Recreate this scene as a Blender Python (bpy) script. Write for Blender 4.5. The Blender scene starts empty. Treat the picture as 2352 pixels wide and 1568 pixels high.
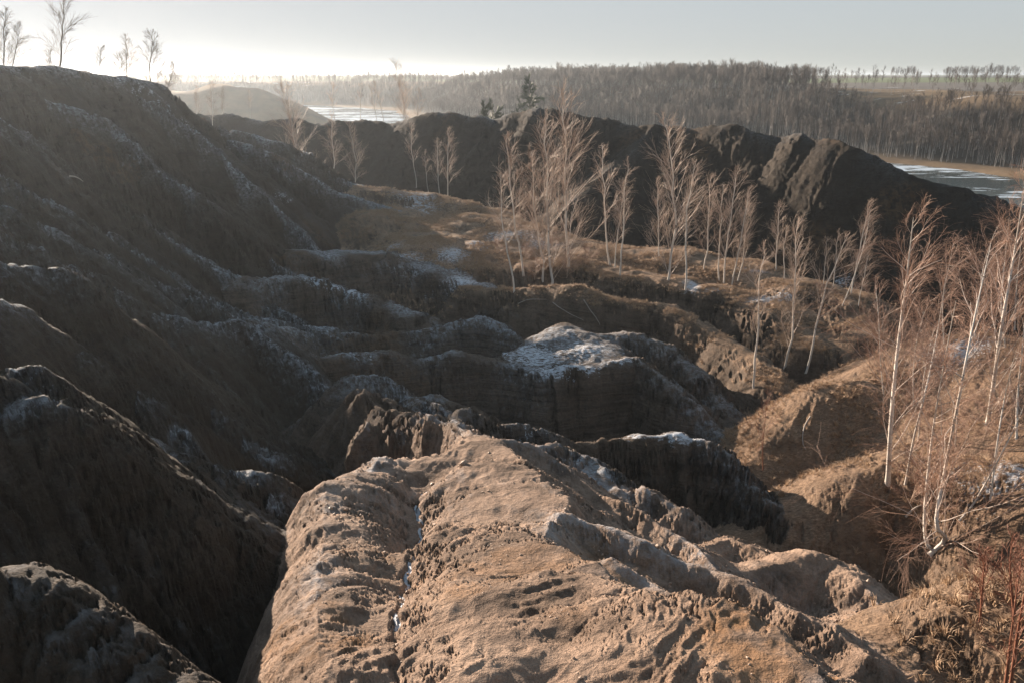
import bpy, bmesh, math, random
import numpy as np
from mathutils import Vector

# ------------------------------------------------------------------ camera
R = math.radians
SC = bpy.context.scene
COL = SC.collection
PITCH = 18.5
CZ = 19.0                       # camera height above the lake ice (z = 0)
FPX = 28.0 / 36.0 * 2352.0
cam_d = bpy.data.cameras.new("camera")
cam_d.lens = 28.0; cam_d.sensor_width = 36.0
cam_d.clip_start = 0.1; cam_d.clip_end = 20000
cam = bpy.data.objects.new("camera", cam_d); COL.objects.link(cam)
cam.location = (0, 0, CZ); cam.rotation_euler = (R(90 - PITCH), 0, 0)
SC.camera = cam

# ------------------------------------------------------------------ sky, sun, exposure
SKY_K = 0.72
SUN_AZ, SUN_EL = -39.0, 11.5    # degrees left of the view direction, above horizon
world = bpy.data.worlds.new("World"); SC.world = world; world.use_nodes = True
nt = world.node_tree; nt.nodes.clear()
def N(t, kind, **kw):
    n = t.nodes.new(kind)
    for k, v in kw.items(): setattr(n, k, v)
    return n
sky = N(nt, 'ShaderNodeTexSky', sky_type='NISHITA', sun_disc=False)
sky.sun_elevation = R(SUN_EL); sky.sun_rotation = R(SUN_AZ)
sky.altitude = 100; sky.air_density = 1.0; sky.dust_density = 0.4; sky.ozone_density = 1.0
hsv = N(nt, 'ShaderNodeHueSaturation'); hsv.inputs['Saturation'].default_value = 0.95
hsv.inputs['Value'].default_value = 1.0
bg = N(nt, 'ShaderNodeBackground'); bg.inputs['Strength'].default_value = 0.15
wo = N(nt, 'ShaderNodeOutputWorld')
# hazy air flattens the brightest part of the sky: c / (1 + k c)
den = N(nt, 'ShaderNodeVectorMath', operation='MULTIPLY_ADD'); den.inputs[1].default_value = (SKY_K,) * 3; den.inputs[2].default_value = (1, 1, 1)
div = N(nt, 'ShaderNodeVectorMath', operation='DIVIDE')
tint = N(nt, 'ShaderNodeVectorMath', operation='MULTIPLY'); tint.inputs[1].default_value = (1.3, 1.55, 1.8)
nt.links.new(sky.outputs[0], tint.inputs[0]); nt.links.new(tint.outputs[0], hsv.inputs['Color']); nt.links.new(hsv.outputs[0], den.inputs[0])
nt.links.new(hsv.outputs[0], div.inputs[0]); nt.links.new(den.outputs[0], div.inputs[1]); cool = N(nt, 'ShaderNodeVectorMath', operation='MULTIPLY'); cool.inputs[1].default_value = (.965, 1.0, 1.045)
nt.links.new(div.outputs[0], cool.inputs[0]); nt.links.new(cool.outputs[0], bg.inputs['Color'])
nt.links.new(bg.outputs[0], wo.inputs['Surface'])
sun_d = bpy.data.lights.new("sun", 'SUN'); sun_d.energy = 4.6; sun_d.angle = R(0.5)
sun_d.color = (1.0, 0.82, 0.65)
sun = bpy.data.objects.new("sun", sun_d); COL.objects.link(sun)
sdir = Vector((math.sin(R(SUN_AZ)) * math.cos(R(SUN_EL)), math.cos(R(SUN_AZ)) * math.cos(R(SUN_EL)), math.sin(R(SUN_EL))))
sun.rotation_euler = sdir.to_track_quat('Z', 'Y').to_euler()
vs = SC.view_settings
SC.display_settings.display_device = 'sRGB'
vs.view_transform = 'Standard'; vs.look = 'None'; vs.gamma = 1.0; vs.use_curve_mapping = False
vs.exposure = 1.72
SC.cycles.use_denoising = True
SC.cycles.volume_bounces = 0

# ------------------------------------------------------------------ maths helpers
th = R(PITCH)
def ray(px, py):
    u = (px - 1176.0) / FPX; v = -(py - 784.0) / FPX
    return np.array([u, math.cos(th) + v * math.sin(th), -math.sin(th) + v * math.cos(th)])
def P(px, py, d):
    r = ray(px, py); return r * (d / math.hypot(r[0], r[1])) + np.array([0, 0, CZ])

_rng = np.random.default_rng(7)
PERM = np.concatenate([_rng.permutation(256)] * 3).astype(np.int32)
_an = _rng.random(256) * 2 * np.pi
GX, GY = np.cos(_an).astype(np.float32), np.sin(_an).astype(np.float32)
def gnoise(x, y, seed=0):
    x = x + seed * 17.31; y = y + seed * 9.77
    xf = np.floor(x); yf = np.floor(y)
    xi = xf.astype(np.int32) & 255; yi = yf.astype(np.int32) & 255
    dx = (x - xf).astype(np.float32); dy = (y - yf).astype(np.float32)
    u = dx * dx * dx * (dx * (dx * 6 - 15) + 10); v = dy * dy * dy * (dy * (dy * 6 - 15) + 10)
    def g(ix, iy, ax, ay):
        h = PERM[PERM[ix] + iy]; return GX[h] * ax + GY[h] * ay
    a = g(xi, yi, dx, dy); b = g((xi + 1) & 255, yi, dx - 1, dy)
    c = g(xi, (yi + 1) & 255, dx, dy - 1); d = g((xi + 1) & 255, (yi + 1) & 255, dx - 1, dy - 1)
    return ((a + u * (b - a)) * (1 - v) + (c + u * (d - c)) * v) * 1.5
def smooth(a, b, x):
    t = np.clip((x - a) / (b - a), 0, 1); return t * t * (3 - 2 * t)
def smax(a, b, k):
    h = np.maximum(k - np.abs(a - b), 0) / k
    return np.maximum(a, b) + h * h * k * 0.25
def smin(a, b, k): return -smax(-a, -b, k)

# ------------------------------------------------------------------ landform: crest lines
# each: owner, points (px, py, horizontal distance) or ('w', x, y, z-CZ), outer slope on the near / far side,
# inner slope, half width, rounding, rill amplitude, rill spacing, rill skew, crest lumps
OWN = ['gully_floor', 'hillside', 'foreground_ridge', 'eroded_ridge', 'plateau', 'dark_ridge', 'grassy_knoll']
RG = []
def ridge(owner, pts, near, far, g=0.1, w=0.3, rnd=0.3, ra=0.3, rl=1.2, skew=0.0, lump=0.15, wf=None, rn=1.0):
    W = []
    for p in pts:
        if p[0] == 'w': W.append((p[1], p[2], p[3] + CZ))
        else: W.append(tuple(P(*p)))
    RG.append(dict(o=OWN.index(owner), p=np.array(W, np.float32), near=near, far=far, g=g, w=w, wf=w if wf is None else wf, rnd=rnd, ra=ra, rl=rl,
                   skew=skew, rn=rn, lump=lump, seed=len(RG) + 1))
H, F, E, Q, D, K = 'hillside', 'foreground_ridge', 'eroded_ridge', 'plateau', 'dark_ridge', 'grassy_knoll'
# --- big left hillside: skyline crest and its spurs
ridge(H, [('w', -75, 20, 2), (-200, 112, 56), (0, 147, 62), (160, 158, 68), (260, 171, 72), (350, 188, 76), (400, 224, 78), (460, 262, 80),
          (540, 298, 80), (620, 322, 78), (690, 352, 77), (745, 390, 76), (830, 427, 74), (900, 450, 72)], 1.0, 0.6, g=0.12, w=1.0, rnd=.8, ra=1.0, rl=3.6, skew=-.6)
sp = dict(g=0.25, w=.2, rnd=0.2, ra=.5, rl=2.2, skew=-.7)
ridge(H, [(520, 318, 74), (600, 343, 73), (700, 400, 72), (780, 442, 70), (850, 462, 69), (930, 490, 67), (1010, 548, 63)], .9, .6, **sp)
ridge(H, [(340, 215, 71), (430, 280, 68), (480, 330, 66), (560, 420, 63), (650, 500, 61), (730, 575, 58)], .95, .85, **sp)
ridge(H, [(110, 225, 60), (250, 268, 60), (330, 350, 57), (440, 430, 55), (560, 540, 54), (640, 602, 52), (720, 645, 50)], .95, .85, **sp)
ridge(H, [(-150, 200, 48), (60, 300, 50), (200, 400, 50), (330, 480, 50), (470, 590, 48), (600, 665, 46.5), (690, 722, 44)], .95, .85, **sp)
ridge(H, [(-200, 300, 42), (0, 395, 43), (120, 450, 44), (260, 530, 45), (400, 620, 44), (520, 690, 43), (640, 735, 42.5)], .95, .85, **sp)
ridge(H, [(-260, 370, 37), (0, 478, 37), (110, 520, 38), (230, 580, 39), (350, 650, 39), (480, 704, 39), (600, 735, 39.5), (760, 748, 41.5)], 1.0, .9, **sp)
sp2 = dict(g=0.2, rnd=0.14, ra=0.3, rl=1.1, skew=-.4, lump=.12)
ridge(H, [('w', -45, 5, 1.5), (-260, 440, 25), (0, 525, 27), (90, 557, 27.3), (180, 602, 27.2), (260, 655, 27), (350, 712, 26.8), (450, 737, 27.6),
          (600, 747, 30), (650, 780, 30.5)], 1.15, .9, **sp2)
ridge(H, [(560, 735, 29.5), (640, 792, 28.2), (720, 855, 27), (785, 940, 25.5)], 1.1, 1.0, **sp2)
ridge(H, [('w', -30, 3, 1), (-260, 560, 18), (0, 605, 19), (110, 622, 19.2), (180, 702, 18.8), (250, 772, 18.5), (350, 852, 18.2), (480, 942, 17.8), (620, 1042, 17.2),
          (720, 1135, 16.5)], 1.2, 1.1, **sp2)
ridge(H, [(-260, 620, 14.5), (0, 705, 15.5), (130, 802, 15.2), (300, 905, 14.9), (430, 980, 14.5), (560, 1072, 14.1), (670, 1185, 13.3)], 1.2, 1.0, **sp2)
sp3 = dict(g=0.2, rnd=0.10, ra=0.3, rl=.7, skew=-.4, lump=.10)
ridge(H, [('w', -16, 0, 0), (-200, 830, 10.5), (0, 848, 11), (90, 846, 11.2), (150, 900, 11.2), (215, 965, 11), (290, 1022, 10.8), (420, 1102, 10.6), (560, 1202, 10.6),
          (645, 1268, 10.7)], 1.3, 1.2, **sp3)
ridge(H, [(70, 912, 10.3), (125, 905, 10.4), (165, 950, 10.3)], 1.5, 1.2, **sp3)
ridge(H, [(330, 1005, 12.6), (390, 1040, 12.4), (480, 1075, 12.4), (590, 1082, 12.8), (640, 1160, 12.2)], 1.2, 1.0, **sp3)
ridge(H, [('w', -7, 0, -3.3), (-220, 1280, 5.2), (0, 1322, 5.2), (60, 1345, 5.1), (140, 1405, 4.9), (200, 1462, 4.7), (260, 1505, 4.55), (350, 1580, 4.3), (460, 1760, 3.8)],
      2.0, 1.9, g=.2, rnd=.06, ra=.12, rl=.4, lump=.06)
# --- foreground ridge (points run from far to near; 'near' = left side, 'far' = right side)
ridge(F, [(803, 897, 20.6), (850, 925, 19.4), (900, 940, 18.6), (1010, 967, 16.8), (1062, 978, 15.8), (1120, 1010, 14.3)], 1.5, .7, g=.25, w=.25, rnd=.12, ra=.3, rl=.55, lump=.16)
ridge(F, [(1050, 985, 15.2), (1180, 1042, 13), (1240, 1110, 11.2), (1290, 1182, 9.7), (1252, 1256, 8.2), (1337, 1299, 7.6), (1413, 1346, 7.0), (1536, 1440, 5.95), (1600, 1475, 5.6), (1690, 1492, 5.5), (1760, 1512, 5.35), (1900, 1575, 5.0), ('w', 2.6, 2.0, -3.4), ('w', 1.5, -3, -1)],
      1.3, .8, g=.17, w=1.9, wf=.10, rnd=.12, ra=.2, rl=.8, lump=.07, skew=.35, rn=.15)
ridge(F, [(1060, 1300, 8.0), (1040, 1420, 6.2), (1020, 1568, 4.75), ('w', -.15, 2.4, -3.05), ('w', 0, 0, -1.8), ('w', 0, -8, 1)], 1.3, 1.1, g=.10, w=1.1, rnd=.35, ra=.1, rl=.6, lump=.05)
ridge(F, [(872, 1036, 13.7), (850, 1070, 12.8), (812, 1090, 12.2), (768, 1130, 11.3), (750, 1200, 9.8), (738, 1300, 8.1), (728, 1400, 6.7), (728, 1568, 5.0), ('w', -1.3, 2, -3.1)],
      2.6, 1.0, g=.22, w=.5, wf=.95, rnd=.30, ra=.07, rl=.8, lump=.12)
ridge(F, [(925, 985, 16.6), (900, 1010, 15.6)], 2.2, 2.0, g=.3, w=.35, rnd=.1, ra=.1, lump=.1)
ridge(F, [(838, 968, 17.8), (830, 1010, 17.0)], 2.2, 2.0, g=.3, w=.3, rnd=.1, ra=.1, lump=.1)
# flutes running down the right flank
fl = dict(g=.3, rnd=.08, ra=.12, rl=.9, lump=.07, skew=.6)
ridge(F, [(1150, 1008, 14.2), (1208, 1018, 14.3), (1302, 1070, 13.9), (1372, 1129, 13.1), (1501, 1199, 12.2), (1595, 1252, 11.6), (1654, 1311, 10.8), (1715, 1335, 10.6)], .9, .95, w=.12, **fl)
ridge(F, [(1290, 1182, 9.7), (1380, 1203, 9.6), (1478, 1242, 9.3), (1566, 1283, 9.1), (1648, 1313, 9.0), (1730, 1348, 8.8), (1806, 1389, 8.6), (1847, 1424, 8.3), (1911, 1442, 8.3), (2005, 1512, 7.8)], .95, .9, w=.12, **fl)
ridge(F, [(1420, 1290, 8.4), (1560, 1380, 7.9), (1690, 1440, 7.5), (1800, 1480, 7.2)], .9, .9, w=.05, **fl)
# right flank spurs
fs = dict(g=.2, rnd=.2, ra=.2, rl=.6, lump=.08)
ridge(F, [(1180, 1020, 16.7), (1250, 1030, 16.9), (1330, 1085, 16.5), (1390, 1115, 15.8), (1480, 1122, 15.7), (1560, 1172, 15.1), (1640, 1250, 14.5)], .8, .9, w=.35, **fs)
ridge(F, [(1560, 1270, 12.8), (1620, 1262, 13.3), (1680, 1245, 13.8), (1730, 1262, 13.6), (1775, 1310, 13.2)], .8, .9, w=.3, **fs)
ridge(F, [(1650, 1330, 11.3), (1760, 1320, 12.0), (1880, 1285, 12.9), (1940, 1305, 12.8), (1995, 1355, 12.2), (2055, 1440, 11.6)], .85, .9, w=.4, **fs)
ridge(F, [(1880, 1460, 9.3), (1960, 1448, 9.8), (2085, 1430, 10.5), (2140, 1480, 10.2), (2230, 1590, 9.5)], .85, .9, w=.3, **fs)
# --- eroded ridges and mesa in the middle
er = dict(g=.12, rnd=.25, ra=.25, rl=1.2)
ridge(E, [(812, 868, 23.5), (870, 866, 23.8), (930, 905, 23), (1000, 950, 21)], 1.2, 1.0, w=.25, **er)
ridge(E, [(940, 905, 24), (1000, 908, 24), (1050, 925, 23.5), (1090, 960, 22)], 1.0, 1.0, w=.25, **er)
ridge(E, [(1060, 960, 18.2), (1200, 977, 18.6), (1330, 1007, 19), (1440, 1004, 19.6), (1560, 991, 20.2), (1640, 1016, 20), (1700, 1062, 19.5), (1795, 1195, 18)], 1.15, 1.2, w=.35, **er)
ridge(E, [(1190, 1050, 16.8), (1270, 1025, 17.2), (1350, 1060, 17), (1380, 1090, 16.5)], .9, .9, w=.3, **er)
ridge(E, [(700, 815, 31.2), (800, 812, 31.8), (900, 812, 32.2), (1000, 811, 32.5), (1100, 810, 32.7), (1180, 830, 32.2), (1250, 850, 31.4), (1340, 838, 32), (1460, 823, 32.8),
          (1510, 850, 32), (1560, 885, 31.2), (1620, 955, 30), (1710, 1060, 28)], 2.0, 1.1, w=.5, **er)
ridge(E, [(1180, 805, 34), (1290, 750, 37.4), (1330, 775, 36)], .9, 1.0, w=.7, **er)
ridge(E, [(1290, 775, 36), (1360, 768, 37), (1420, 766, 37.4), (1510, 790, 36.8), (1600, 850, 35.5), (1660, 930, 34), (1745, 1035, 31)], 1.1, 1.1, w=.8, **er)
ridge(E, [(1260, 815, 34), (1340, 805, 34.5)], .9, .9, w=2.0, **er)
ridge(E, [(560, 742, 37), (700, 760, 40), (850, 767, 41), (930, 764, 41.3), (1000, 757, 41.6), (1060, 740, 42), (1110, 724, 42.3), (1150, 745, 41.6), (1195, 785, 40)], 1.8, 1.1, w=.35, **er)
ridge(E, [(560, 640, 47), (690, 640, 47.5), (760, 655, 47.3), (850, 681, 46.5), (930, 712, 45), (980, 748, 43.8)], 1.6, .9, w=1.1, **er)
# --- grassy plateau behind
pl = dict(g=.05, rnd=.5, ra=.25, rl=2.0)
ridge(E, [(700, 575, 54), (850, 583, 55.5), (960, 595, 55.5), (1060, 628, 53.5), (1130, 666, 51), (1160, 700, 48)], 1.4, .4, w=1.6, **pl)
ridge(Q, [(1080, 660, 50), (1180, 662, 48.5), (1270, 652, 48), (1340, 657, 47), (1450, 691, 45.4), (1540, 702, 44.8), (1640, 762, 41.5), (1720, 812, 38.8), (1790, 880, 36)], 1.6, 1.2, w=.8, **pl)
ridge(Q, [(840, 432, 73), (960, 442, 72.5), (1110, 477, 70)], .6, .6, w=1.6, **pl)
ridge(Q, [(900, 480, 68), (1000, 498, 67), (1120, 500, 66), (1200, 525, 63), (1340, 563, 59.5), (1450, 572, 59), (1560, 583, 58.5), (1700, 612, 56.5), (1800, 642, 54.5), (1880, 665, 52)], .5, .8, w=3.0, **pl)
ridge(Q, [(1120, 600, 55), (1200, 608, 54), (1330, 603, 54.5), (1430, 622, 53), (1560, 642, 51.5), (1700, 672, 49.5), (1800, 702, 47.5), (1850, 770, 44.5)], 1.3, .6, w=1.8, **pl)
ridge(Q, [(1000, 540, 60), (1130, 560, 59)], .5, .5, w=3.5, **pl)
ridge(Q, [(1820, 660, 50), (1890, 655, 50.5), (1950, 690, 48), (1990, 760, 45)], 1.0, .8, w=1.0, **pl)
# --- long dark ridge
dk = dict(g=.3, rnd=.6, ra=.3, rl=3.0, lump=.28)
ridge(D, [(300, 255, 120), (430, 262, 116), (540, 263, 113), (600, 274, 111), (680, 268, 109), (715, 283, 108), (830, 276, 104), (880, 282, 101), (950, 268, 98), (1010, 258, 96), (1080, 270, 94),
          (1130, 271, 92), (1200, 258, 91), (1240, 248, 90), (1300, 257, 88.5), (1350, 268, 87), (1410, 275, 86), (1470, 292, 84.5), (1510, 280, 84), (1590, 296, 82), (1690, 291, 79.5),
          (1740, 308, 78), (1790, 318, 77), (1850, 304, 75.5), (1900, 318, 74), (1950, 331, 72.5), (2050, 377, 70.5), (2200, 440, 69), (2330, 472, 68), (2480, 520, 67), (2800, 600, 66)],
      .95, .75, w=.5, **dk)
dk2 = dict(g=.3, rnd=.5, ra=.5, rl=1.4, lump=.2)
for pts in ([(1508, 286, 83.5), (1440, 350, 79), (1380, 400, 76), (1300, 480, 72)],
            
            ):
    ridge(D, pts, .62, .62, w=.3, **dk2)
# --- grassy knolls on the right
kn = dict(g=.12, rnd=.4, ra=.18, rl=1.3)
ridge(K, [(1750, 1065, 26.3), (1830, 965, 28), (1900, 887, 29.2), (1960, 880, 29.5), (2080, 930, 28.5), (2220, 985, 27), (2450, 1000, 26)], .95, .95, w=.7, **kn)
ridge(K, [(2000, 860, 35), (2100, 800, 36.5), (2160, 784, 37), (2260, 776, 37), (2420, 790, 36)], .65, .9, w=1.3, **kn)
ridge(K, [(1735, 1220, 17.6), (1860, 1162, 18.6), (1980, 1092, 19.6), (2100, 1064, 20.2), (2250, 1078, 19.8), (2450, 1105, 18.8)], 1.4, .9, w=.9, **kn)
ridge(K, [(2120, 1490, 8.6), (2160, 1452, 9), (2240, 1412, 9.2), (2352, 1368, 9.6), (2600, 1300, 9.8)], .5, 1.1, w=.5, g=.12, rnd=.3, ra=.12, rl=.6)
# --- floor of the basin
ridge('gully_floor', [('w', -6, 6, -17.5), ('w', 4, 25, -18.3), ('w', 10, 45, -18.3), ('w', 20, 70, -18.3)], .2, .2, g=.02, w=16, rnd=2, ra=0, lump=0)

CUTS = [([(1000, 1062, 13.9), (940, 1052, 14.5), (870, 1045, 15.0), (790, 1070, 15.3)], [-.1, -1.3, -2.6, -5.0], 2.4),
        ([(912, 985, 16.8), (893, 1040, 15.1)], [-.25, -1.6], 2.0), ([(985, 985, 16.0), (968, 1045, 14.7)], [-.15, -.9], 2.0)]
def cell_of(rr): return rr * .0042 + .004
def landform(X, Y, want_aux=False):
    """height field (z) of the near landscape; X, Y flat float32 arrays"""
    X = X.astype(np.float32); Y = Y.astype(np.float32)
    rr = np.hypot(X, Y)
    wa = 0.010 * np.clip(rr, 4, 80)
    wx = X + wa * (gnoise(X / 2.3, Y / 2.3, 1) * .8 * np.clip(30 / (rr + 10), .4, 1) + gnoise(X / 9, Y / 9, 2) * 1.2)
    wy = Y + wa * (gnoise(X / 2.3, Y / 2.3, 3) * .8 * np.clip(30 / (rr + 10), .4, 1) + gnoise(X / 9, Y / 9, 4) * 1.2)
    h = np.full(X.shape, CZ - 22.0, np.float32)
    own = np.zeros(X.shape, np.int8); cr = np.full(X.shape, 99., np.float32)
    for g in RG:
        p = g['p']; reach = (p[:, 2].max() - (CZ - 18)) / min(g['near'], g['far']) + max(g['w'], g['wf'])
        reach = min(reach, 70)
        m = (wx > p[:, 0].min() - reach) & (wx < p[:, 0].max() + reach) & (wy > p[:, 1].min() - reach) & (wy < p[:, 1].max() + reach)
        idx = np.nonzero(m)[0]
        if len(idx) == 0: continue
        x = wx[idx]; y = wy[idx]
        best = np.full(x.shape, -99., np.float32); bs = np.zeros_like(x); bd = np.full_like(x, 1e9); bsd = np.zeros_like(x)
        s0 = 0.0
        for a, b in zip(p[:-1], p[1:]):
            ex, ey = b[0] - a[0], b[1] - a[1]; L = math.hypot(ex, ey) + 1e-6
            t = np.clip(((x - a[0]) * ex + (y - a[1]) * ey) / (L * L), 0, 1)
            qx = x - (a[0] + t * ex); qy = y - (a[1] + t * ey)
            d = np.sqrt(qx * qx + qy * qy)
            side = (ex * qy - ey * qx) / (L * (d + 1e-3))          # + = left of travel (far side)
            f = smooth(-.6, .6, side)
            S = g['near'] * (1 - f) + g['far'] * f; w = g['w'] * (1 - f) + g['wf'] * f
            e = d - w; r = g['rnd']
            hi = a[2] + t * (b[2] - a[2]) - g['g'] * np.minimum(d, w) - S * (e + np.sqrt(e * e + r * r) - (np.sqrt(w * w + r * r) - w)) * .5
            up = hi > best
            best = np.where(up, hi, best); bs = np.where(up, s0 + t * L, bs); bd = np.where(up, d, bd); bsd = np.where(up, f, bsd)
            s0 += L
        if g['ra'] > 0:
            q = (bs + g['skew'] * bd) / g['rl']
            n1 = 1 - np.abs(gnoise(q, bd / (g['rl'] * 5), g['seed'])) * 2.6
            n2 = 1 - np.abs(gnoise(q * 2.3, bd / (g['rl'] * 2.6), g['seed'] + 50)) * 2.6
            n3 = 1 - np.abs(gnoise(q * 5.7 + gnoise(bd / g['rl'] * 1.5, q, 90), bd / (g['rl'] * 1.2), g['seed'] + 70)) * 2.6
            sat = bd / (bd + g['rl'] * 1.2)
            best = best - g['ra'] * (g['rn'] * (1 - bsd) + bsd) * sat * (np.maximum(n1, 0) ** 2 * .8 + np.maximum(n2, 0) ** 2 * .35 + np.maximum(n3, 0) ** 2 * .16)
        if g['lump'] > 0:
            best = best + g['lump'] * (gnoise(bs / (g['rl'] * 1.1), bs * 0 + 3.3, g['seed'] + 9) + .5 * gnoise(bs / (g['rl'] * .4), bs * 0 + 7.3, g['seed'] + 9)) * np.exp(-bd / (g['rl'] * 1.5))
        k = .22 if g['o'] in (2,) else .4
        hh = h[idx]; up = best > hh
        own[idx] = np.where(up, g['o'], own[idx]); cr[idx] = np.where(up, np.maximum(bd - (g['w'] * .9 if g['o'] == 3 else 0), 0), cr[idx])
        h[idx] = smax(hh, best, k)
    for pts, dz, S in CUTS:
        c = np.array([P(*q) for q in pts]); c[:, 2] += dz
        m = np.nonzero((np.abs(wx - c[:, 0].mean()) < 8) & (np.abs(wy - c[:, 1].mean()) < 8))[0]
        if not len(m): continue
        best = np.full(len(m), 99.)
        for a, b in zip(c[:-1], c[1:]):
            ex, ey = b[0] - a[0], b[1] - a[1]; L2 = ex * ex + ey * ey
            t = np.clip(((wx[m] - a[0]) * ex + (wy[m] - a[1]) * ey) / L2, 0, 1)
            d = np.hypot(wx[m] - a[0] - t * ex, wy[m] - a[1] - t * ey)
            best = np.minimum(best, a[2] + t * (b[2] - a[2]) + S * np.maximum(d - .12, 0))
        h[m] = smin(h[m], best, .12)
    # path groove with the frozen crack on the foreground ridge
    crack = np.zeros(X.shape, np.float32)
    pc = np.array([P(*q) for q in CRACK]); m = np.nonzero((rr < 16) & (rr > 3) & (X < 1))[0]
    if len(m):
        x = X[m] + gnoise(X[m] * 4, Y[m] * 4, 31) * .06; y = Y[m]; bd = np.full(x.shape, 9., np.float32); bt = np.zeros(x.shape, np.float32)
        for i, (a, b) in enumerate(zip(pc[:-1], pc[1:])):
            ex, ey = b[0] - a[0], b[1] - a[1]; L2 = ex * ex + ey * ey
            t = np.clip(((x - a[0]) * ex + (y - a[1]) * ey) / L2, 0, 1)
            d = np.hypot(x - a[0] - t * ex, y - a[1] - t * ey)
            bt = np.where(d < bd, i + t, bt); bd = np.minimum(bd, d)
        h[m] -= .16 * np.exp(-(bd / .38) ** 2) + .05 * np.exp(-(bd / .035) ** 2)
        crack[m] = np.exp(-(bd / .02) ** 2) * (gnoise(x * 2.1, y * 2.1, 33) > -.22) * (bt < 6.2)
    # footprints and hollows on the foreground top
    fore = smooth(16, 10, rr) * (own == 2)
    h -= fore * .05 * np.maximum(gnoise(X / .5, Y / .9, 41) - .25, 0) * 2
    # fractal relief: bigger far away, down to the grid spacing near the camera
    rough = .35 + 1.0 * smooth(-.25, .35, gnoise(X / 1.7, Y / 1.7, 55) + .5 * gnoise(X / .6, Y / .6, 56))
    ux = X + .10 * gnoise(X / .45, Y / .45, 57) + .3 * gnoise(X / 1.6, Y / 1.6, 58); uy = Y + .10 * gnoise(X / .45, Y / .45, 59) + .3 * gnoise(X / 1.6, Y / 1.6, 54)
    A_ = (ux * .8 + uy * .6); B_ = (-ux * .6 + uy * .8)
    lam = 5.0
    for o, amp in enumerate((.15, .09, .06, .040, .028, .022, .015, .009, .005)):
        fade = smooth(1.6, 3.2, lam / cell_of(rr))
        if o < 3: fade = fade * np.clip(rr / (lam * 5), .15, 1)
        if o >= 3: fade = fade * rough * (1 + .8 * smooth(10, 30, rr))
        n = gnoise(A_ / (lam * 1.5), B_ / lam, 60 + o)
        h += (amp * fade) * ((.35 - np.abs(n)) * 1.3 if o in (0, 2, 4, 5, 6) else n)
        lam *= .54
    if want_aux: return h, own, cr, crack
    return h
CRACK = [(985, 1095, 12.3), (950, 1108, 12.0), (965, 1150, 11.0), (960, 1200, 10.0), (945, 1260, 8.8), (925, 1330, 7.6), (910, 1400, 6.7), (905, 1490, 5.7), (930, 1600, 4.9)]

# ------------------------------------------------------------------ far landscape
SHORE = np.array([P(*q)[:2] for q in [(2900, 452, 120), (2600, 418, 165), (2352, 396, 183), (2180, 382, 192), (1990, 364, 200), (1700, 335, 235), (1400, 303, 280),
                                     (1180, 268, 315), (970, 247, 370), (880, 247, 480), (700, 241, 560), (300, 238, 600), (-300, 236, 620)]])
def shore_dist(X, Y):
    """signed distance to the far shoreline, + on the far bank"""
    bd = np.full(X.shape, 1e9); sg = np.zeros(X.shape)
    for a, b in zip(SHORE[:-1], SHORE[1:]):
        ex, ey = b - a; L2 = ex * ex + ey * ey
        t = np.clip(((X - a[0]) * ex + (Y - a[1]) * ey) / L2, 0, 1)
        qx, qy = X - a[0] - t * ex, Y - a[1] - t * ey; d = np.hypot(qx, qy)
        s = np.where(ex * qy - ey * qx < 0, 1.0, -1.0)
        sg = np.where(d < bd, s, sg); bd = np.minimum(bd, d)
    return bd * sg
def farland(X, Y):
    s = shore_dist(X, Y) + gnoise(X / 40, Y / 40, 5) * 8
    r = np.hypot(X, Y)
    h = -1.5 + smooth(-3, 6, s) * 2.2 + smooth(8, 52, s) * 13.0 + smooth(60, 600, s) * 2.6
    h = h + gnoise(X / 25, Y / 25, 6) * 1.2 * smooth(5, 40, s) * smooth(200, 60, s) + gnoise(X / 300, Y / 300, 8) * 1.5 * smooth(60, 400, s)
    pen = HILL2(X, Y)
    return np.maximum(h, pen)
def HILL2(X, Y):
    pts = [P(*q) for q in [(100, 215, 360), (330, 205, 350), (430, 202, 345), (520, 188, 340), (600, 204, 335), (660, 226, 330), (745, 266, 325)]]
    best = np.full(X.shape, -3.0)
    for a, b in zip(pts[:-1], pts[1:]):
        ex, ey = b[0] - a[0], b[1] - a[1]; L2 = ex * ex + ey * ey
        t = np.clip(((X - a[0]) * ex + (Y - a[1]) * ey) / L2, 0, 1)
        d = np.hypot(X - a[0] - t * ex, Y - a[1] - t * ey)
        best = np.maximum(best, a[2] + t * (b[2] - a[2]) - .5 * d)
    return best + gnoise(X / 12, Y / 12, 12) * .8

# ------------------------------------------------------------------ materials
def mat(name):
    m = bpy.data.materials.new(name); m.use_nodes = True; t = m.node_tree; t.nodes.clear()
    out = N(t, 'ShaderNodeOutputMaterial'); b = N(t, 'ShaderNodeBsdfPrincipled'); t.links.new(b.outputs[0], out.inputs['Surface'])
    b.inputs['Roughness'].default_value = .9; b.inputs['Specular IOR Level'].default_value = .2
    return m, t, b
def link(t, a, b): t.links.new(a, b)
def noise(t, vec, scale, detail=6, rough=.6, dist=0):
    n = N(t, 'ShaderNodeTexNoise'); n.inputs['Scale'].default_value = scale; n.inputs['Detail'].default_value = detail
    n.inputs['Roughness'].default_value = rough; n.inputs['Distortion'].default_value = dist
    if vec is not None: link(t, vec, n.inputs['Vector'])
    return n.outputs['Fac']
def ramp(t, fac, stops, interp='LINEAR'):
    n = N(t, 'ShaderNodeValToRGB'); cr = n.color_ramp; cr.interpolation = interp
    while len(cr.elements) < len(stops): cr.elements.new(.5)
    for e, (p, c) in zip(cr.elements, stops):
        e.position = p; e.color = (*c, 1) if len(c) == 3 else c
    link(t, fac, n.inputs[0]); return n.outputs[0]
def g1(v): return (v, v, v)
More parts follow.
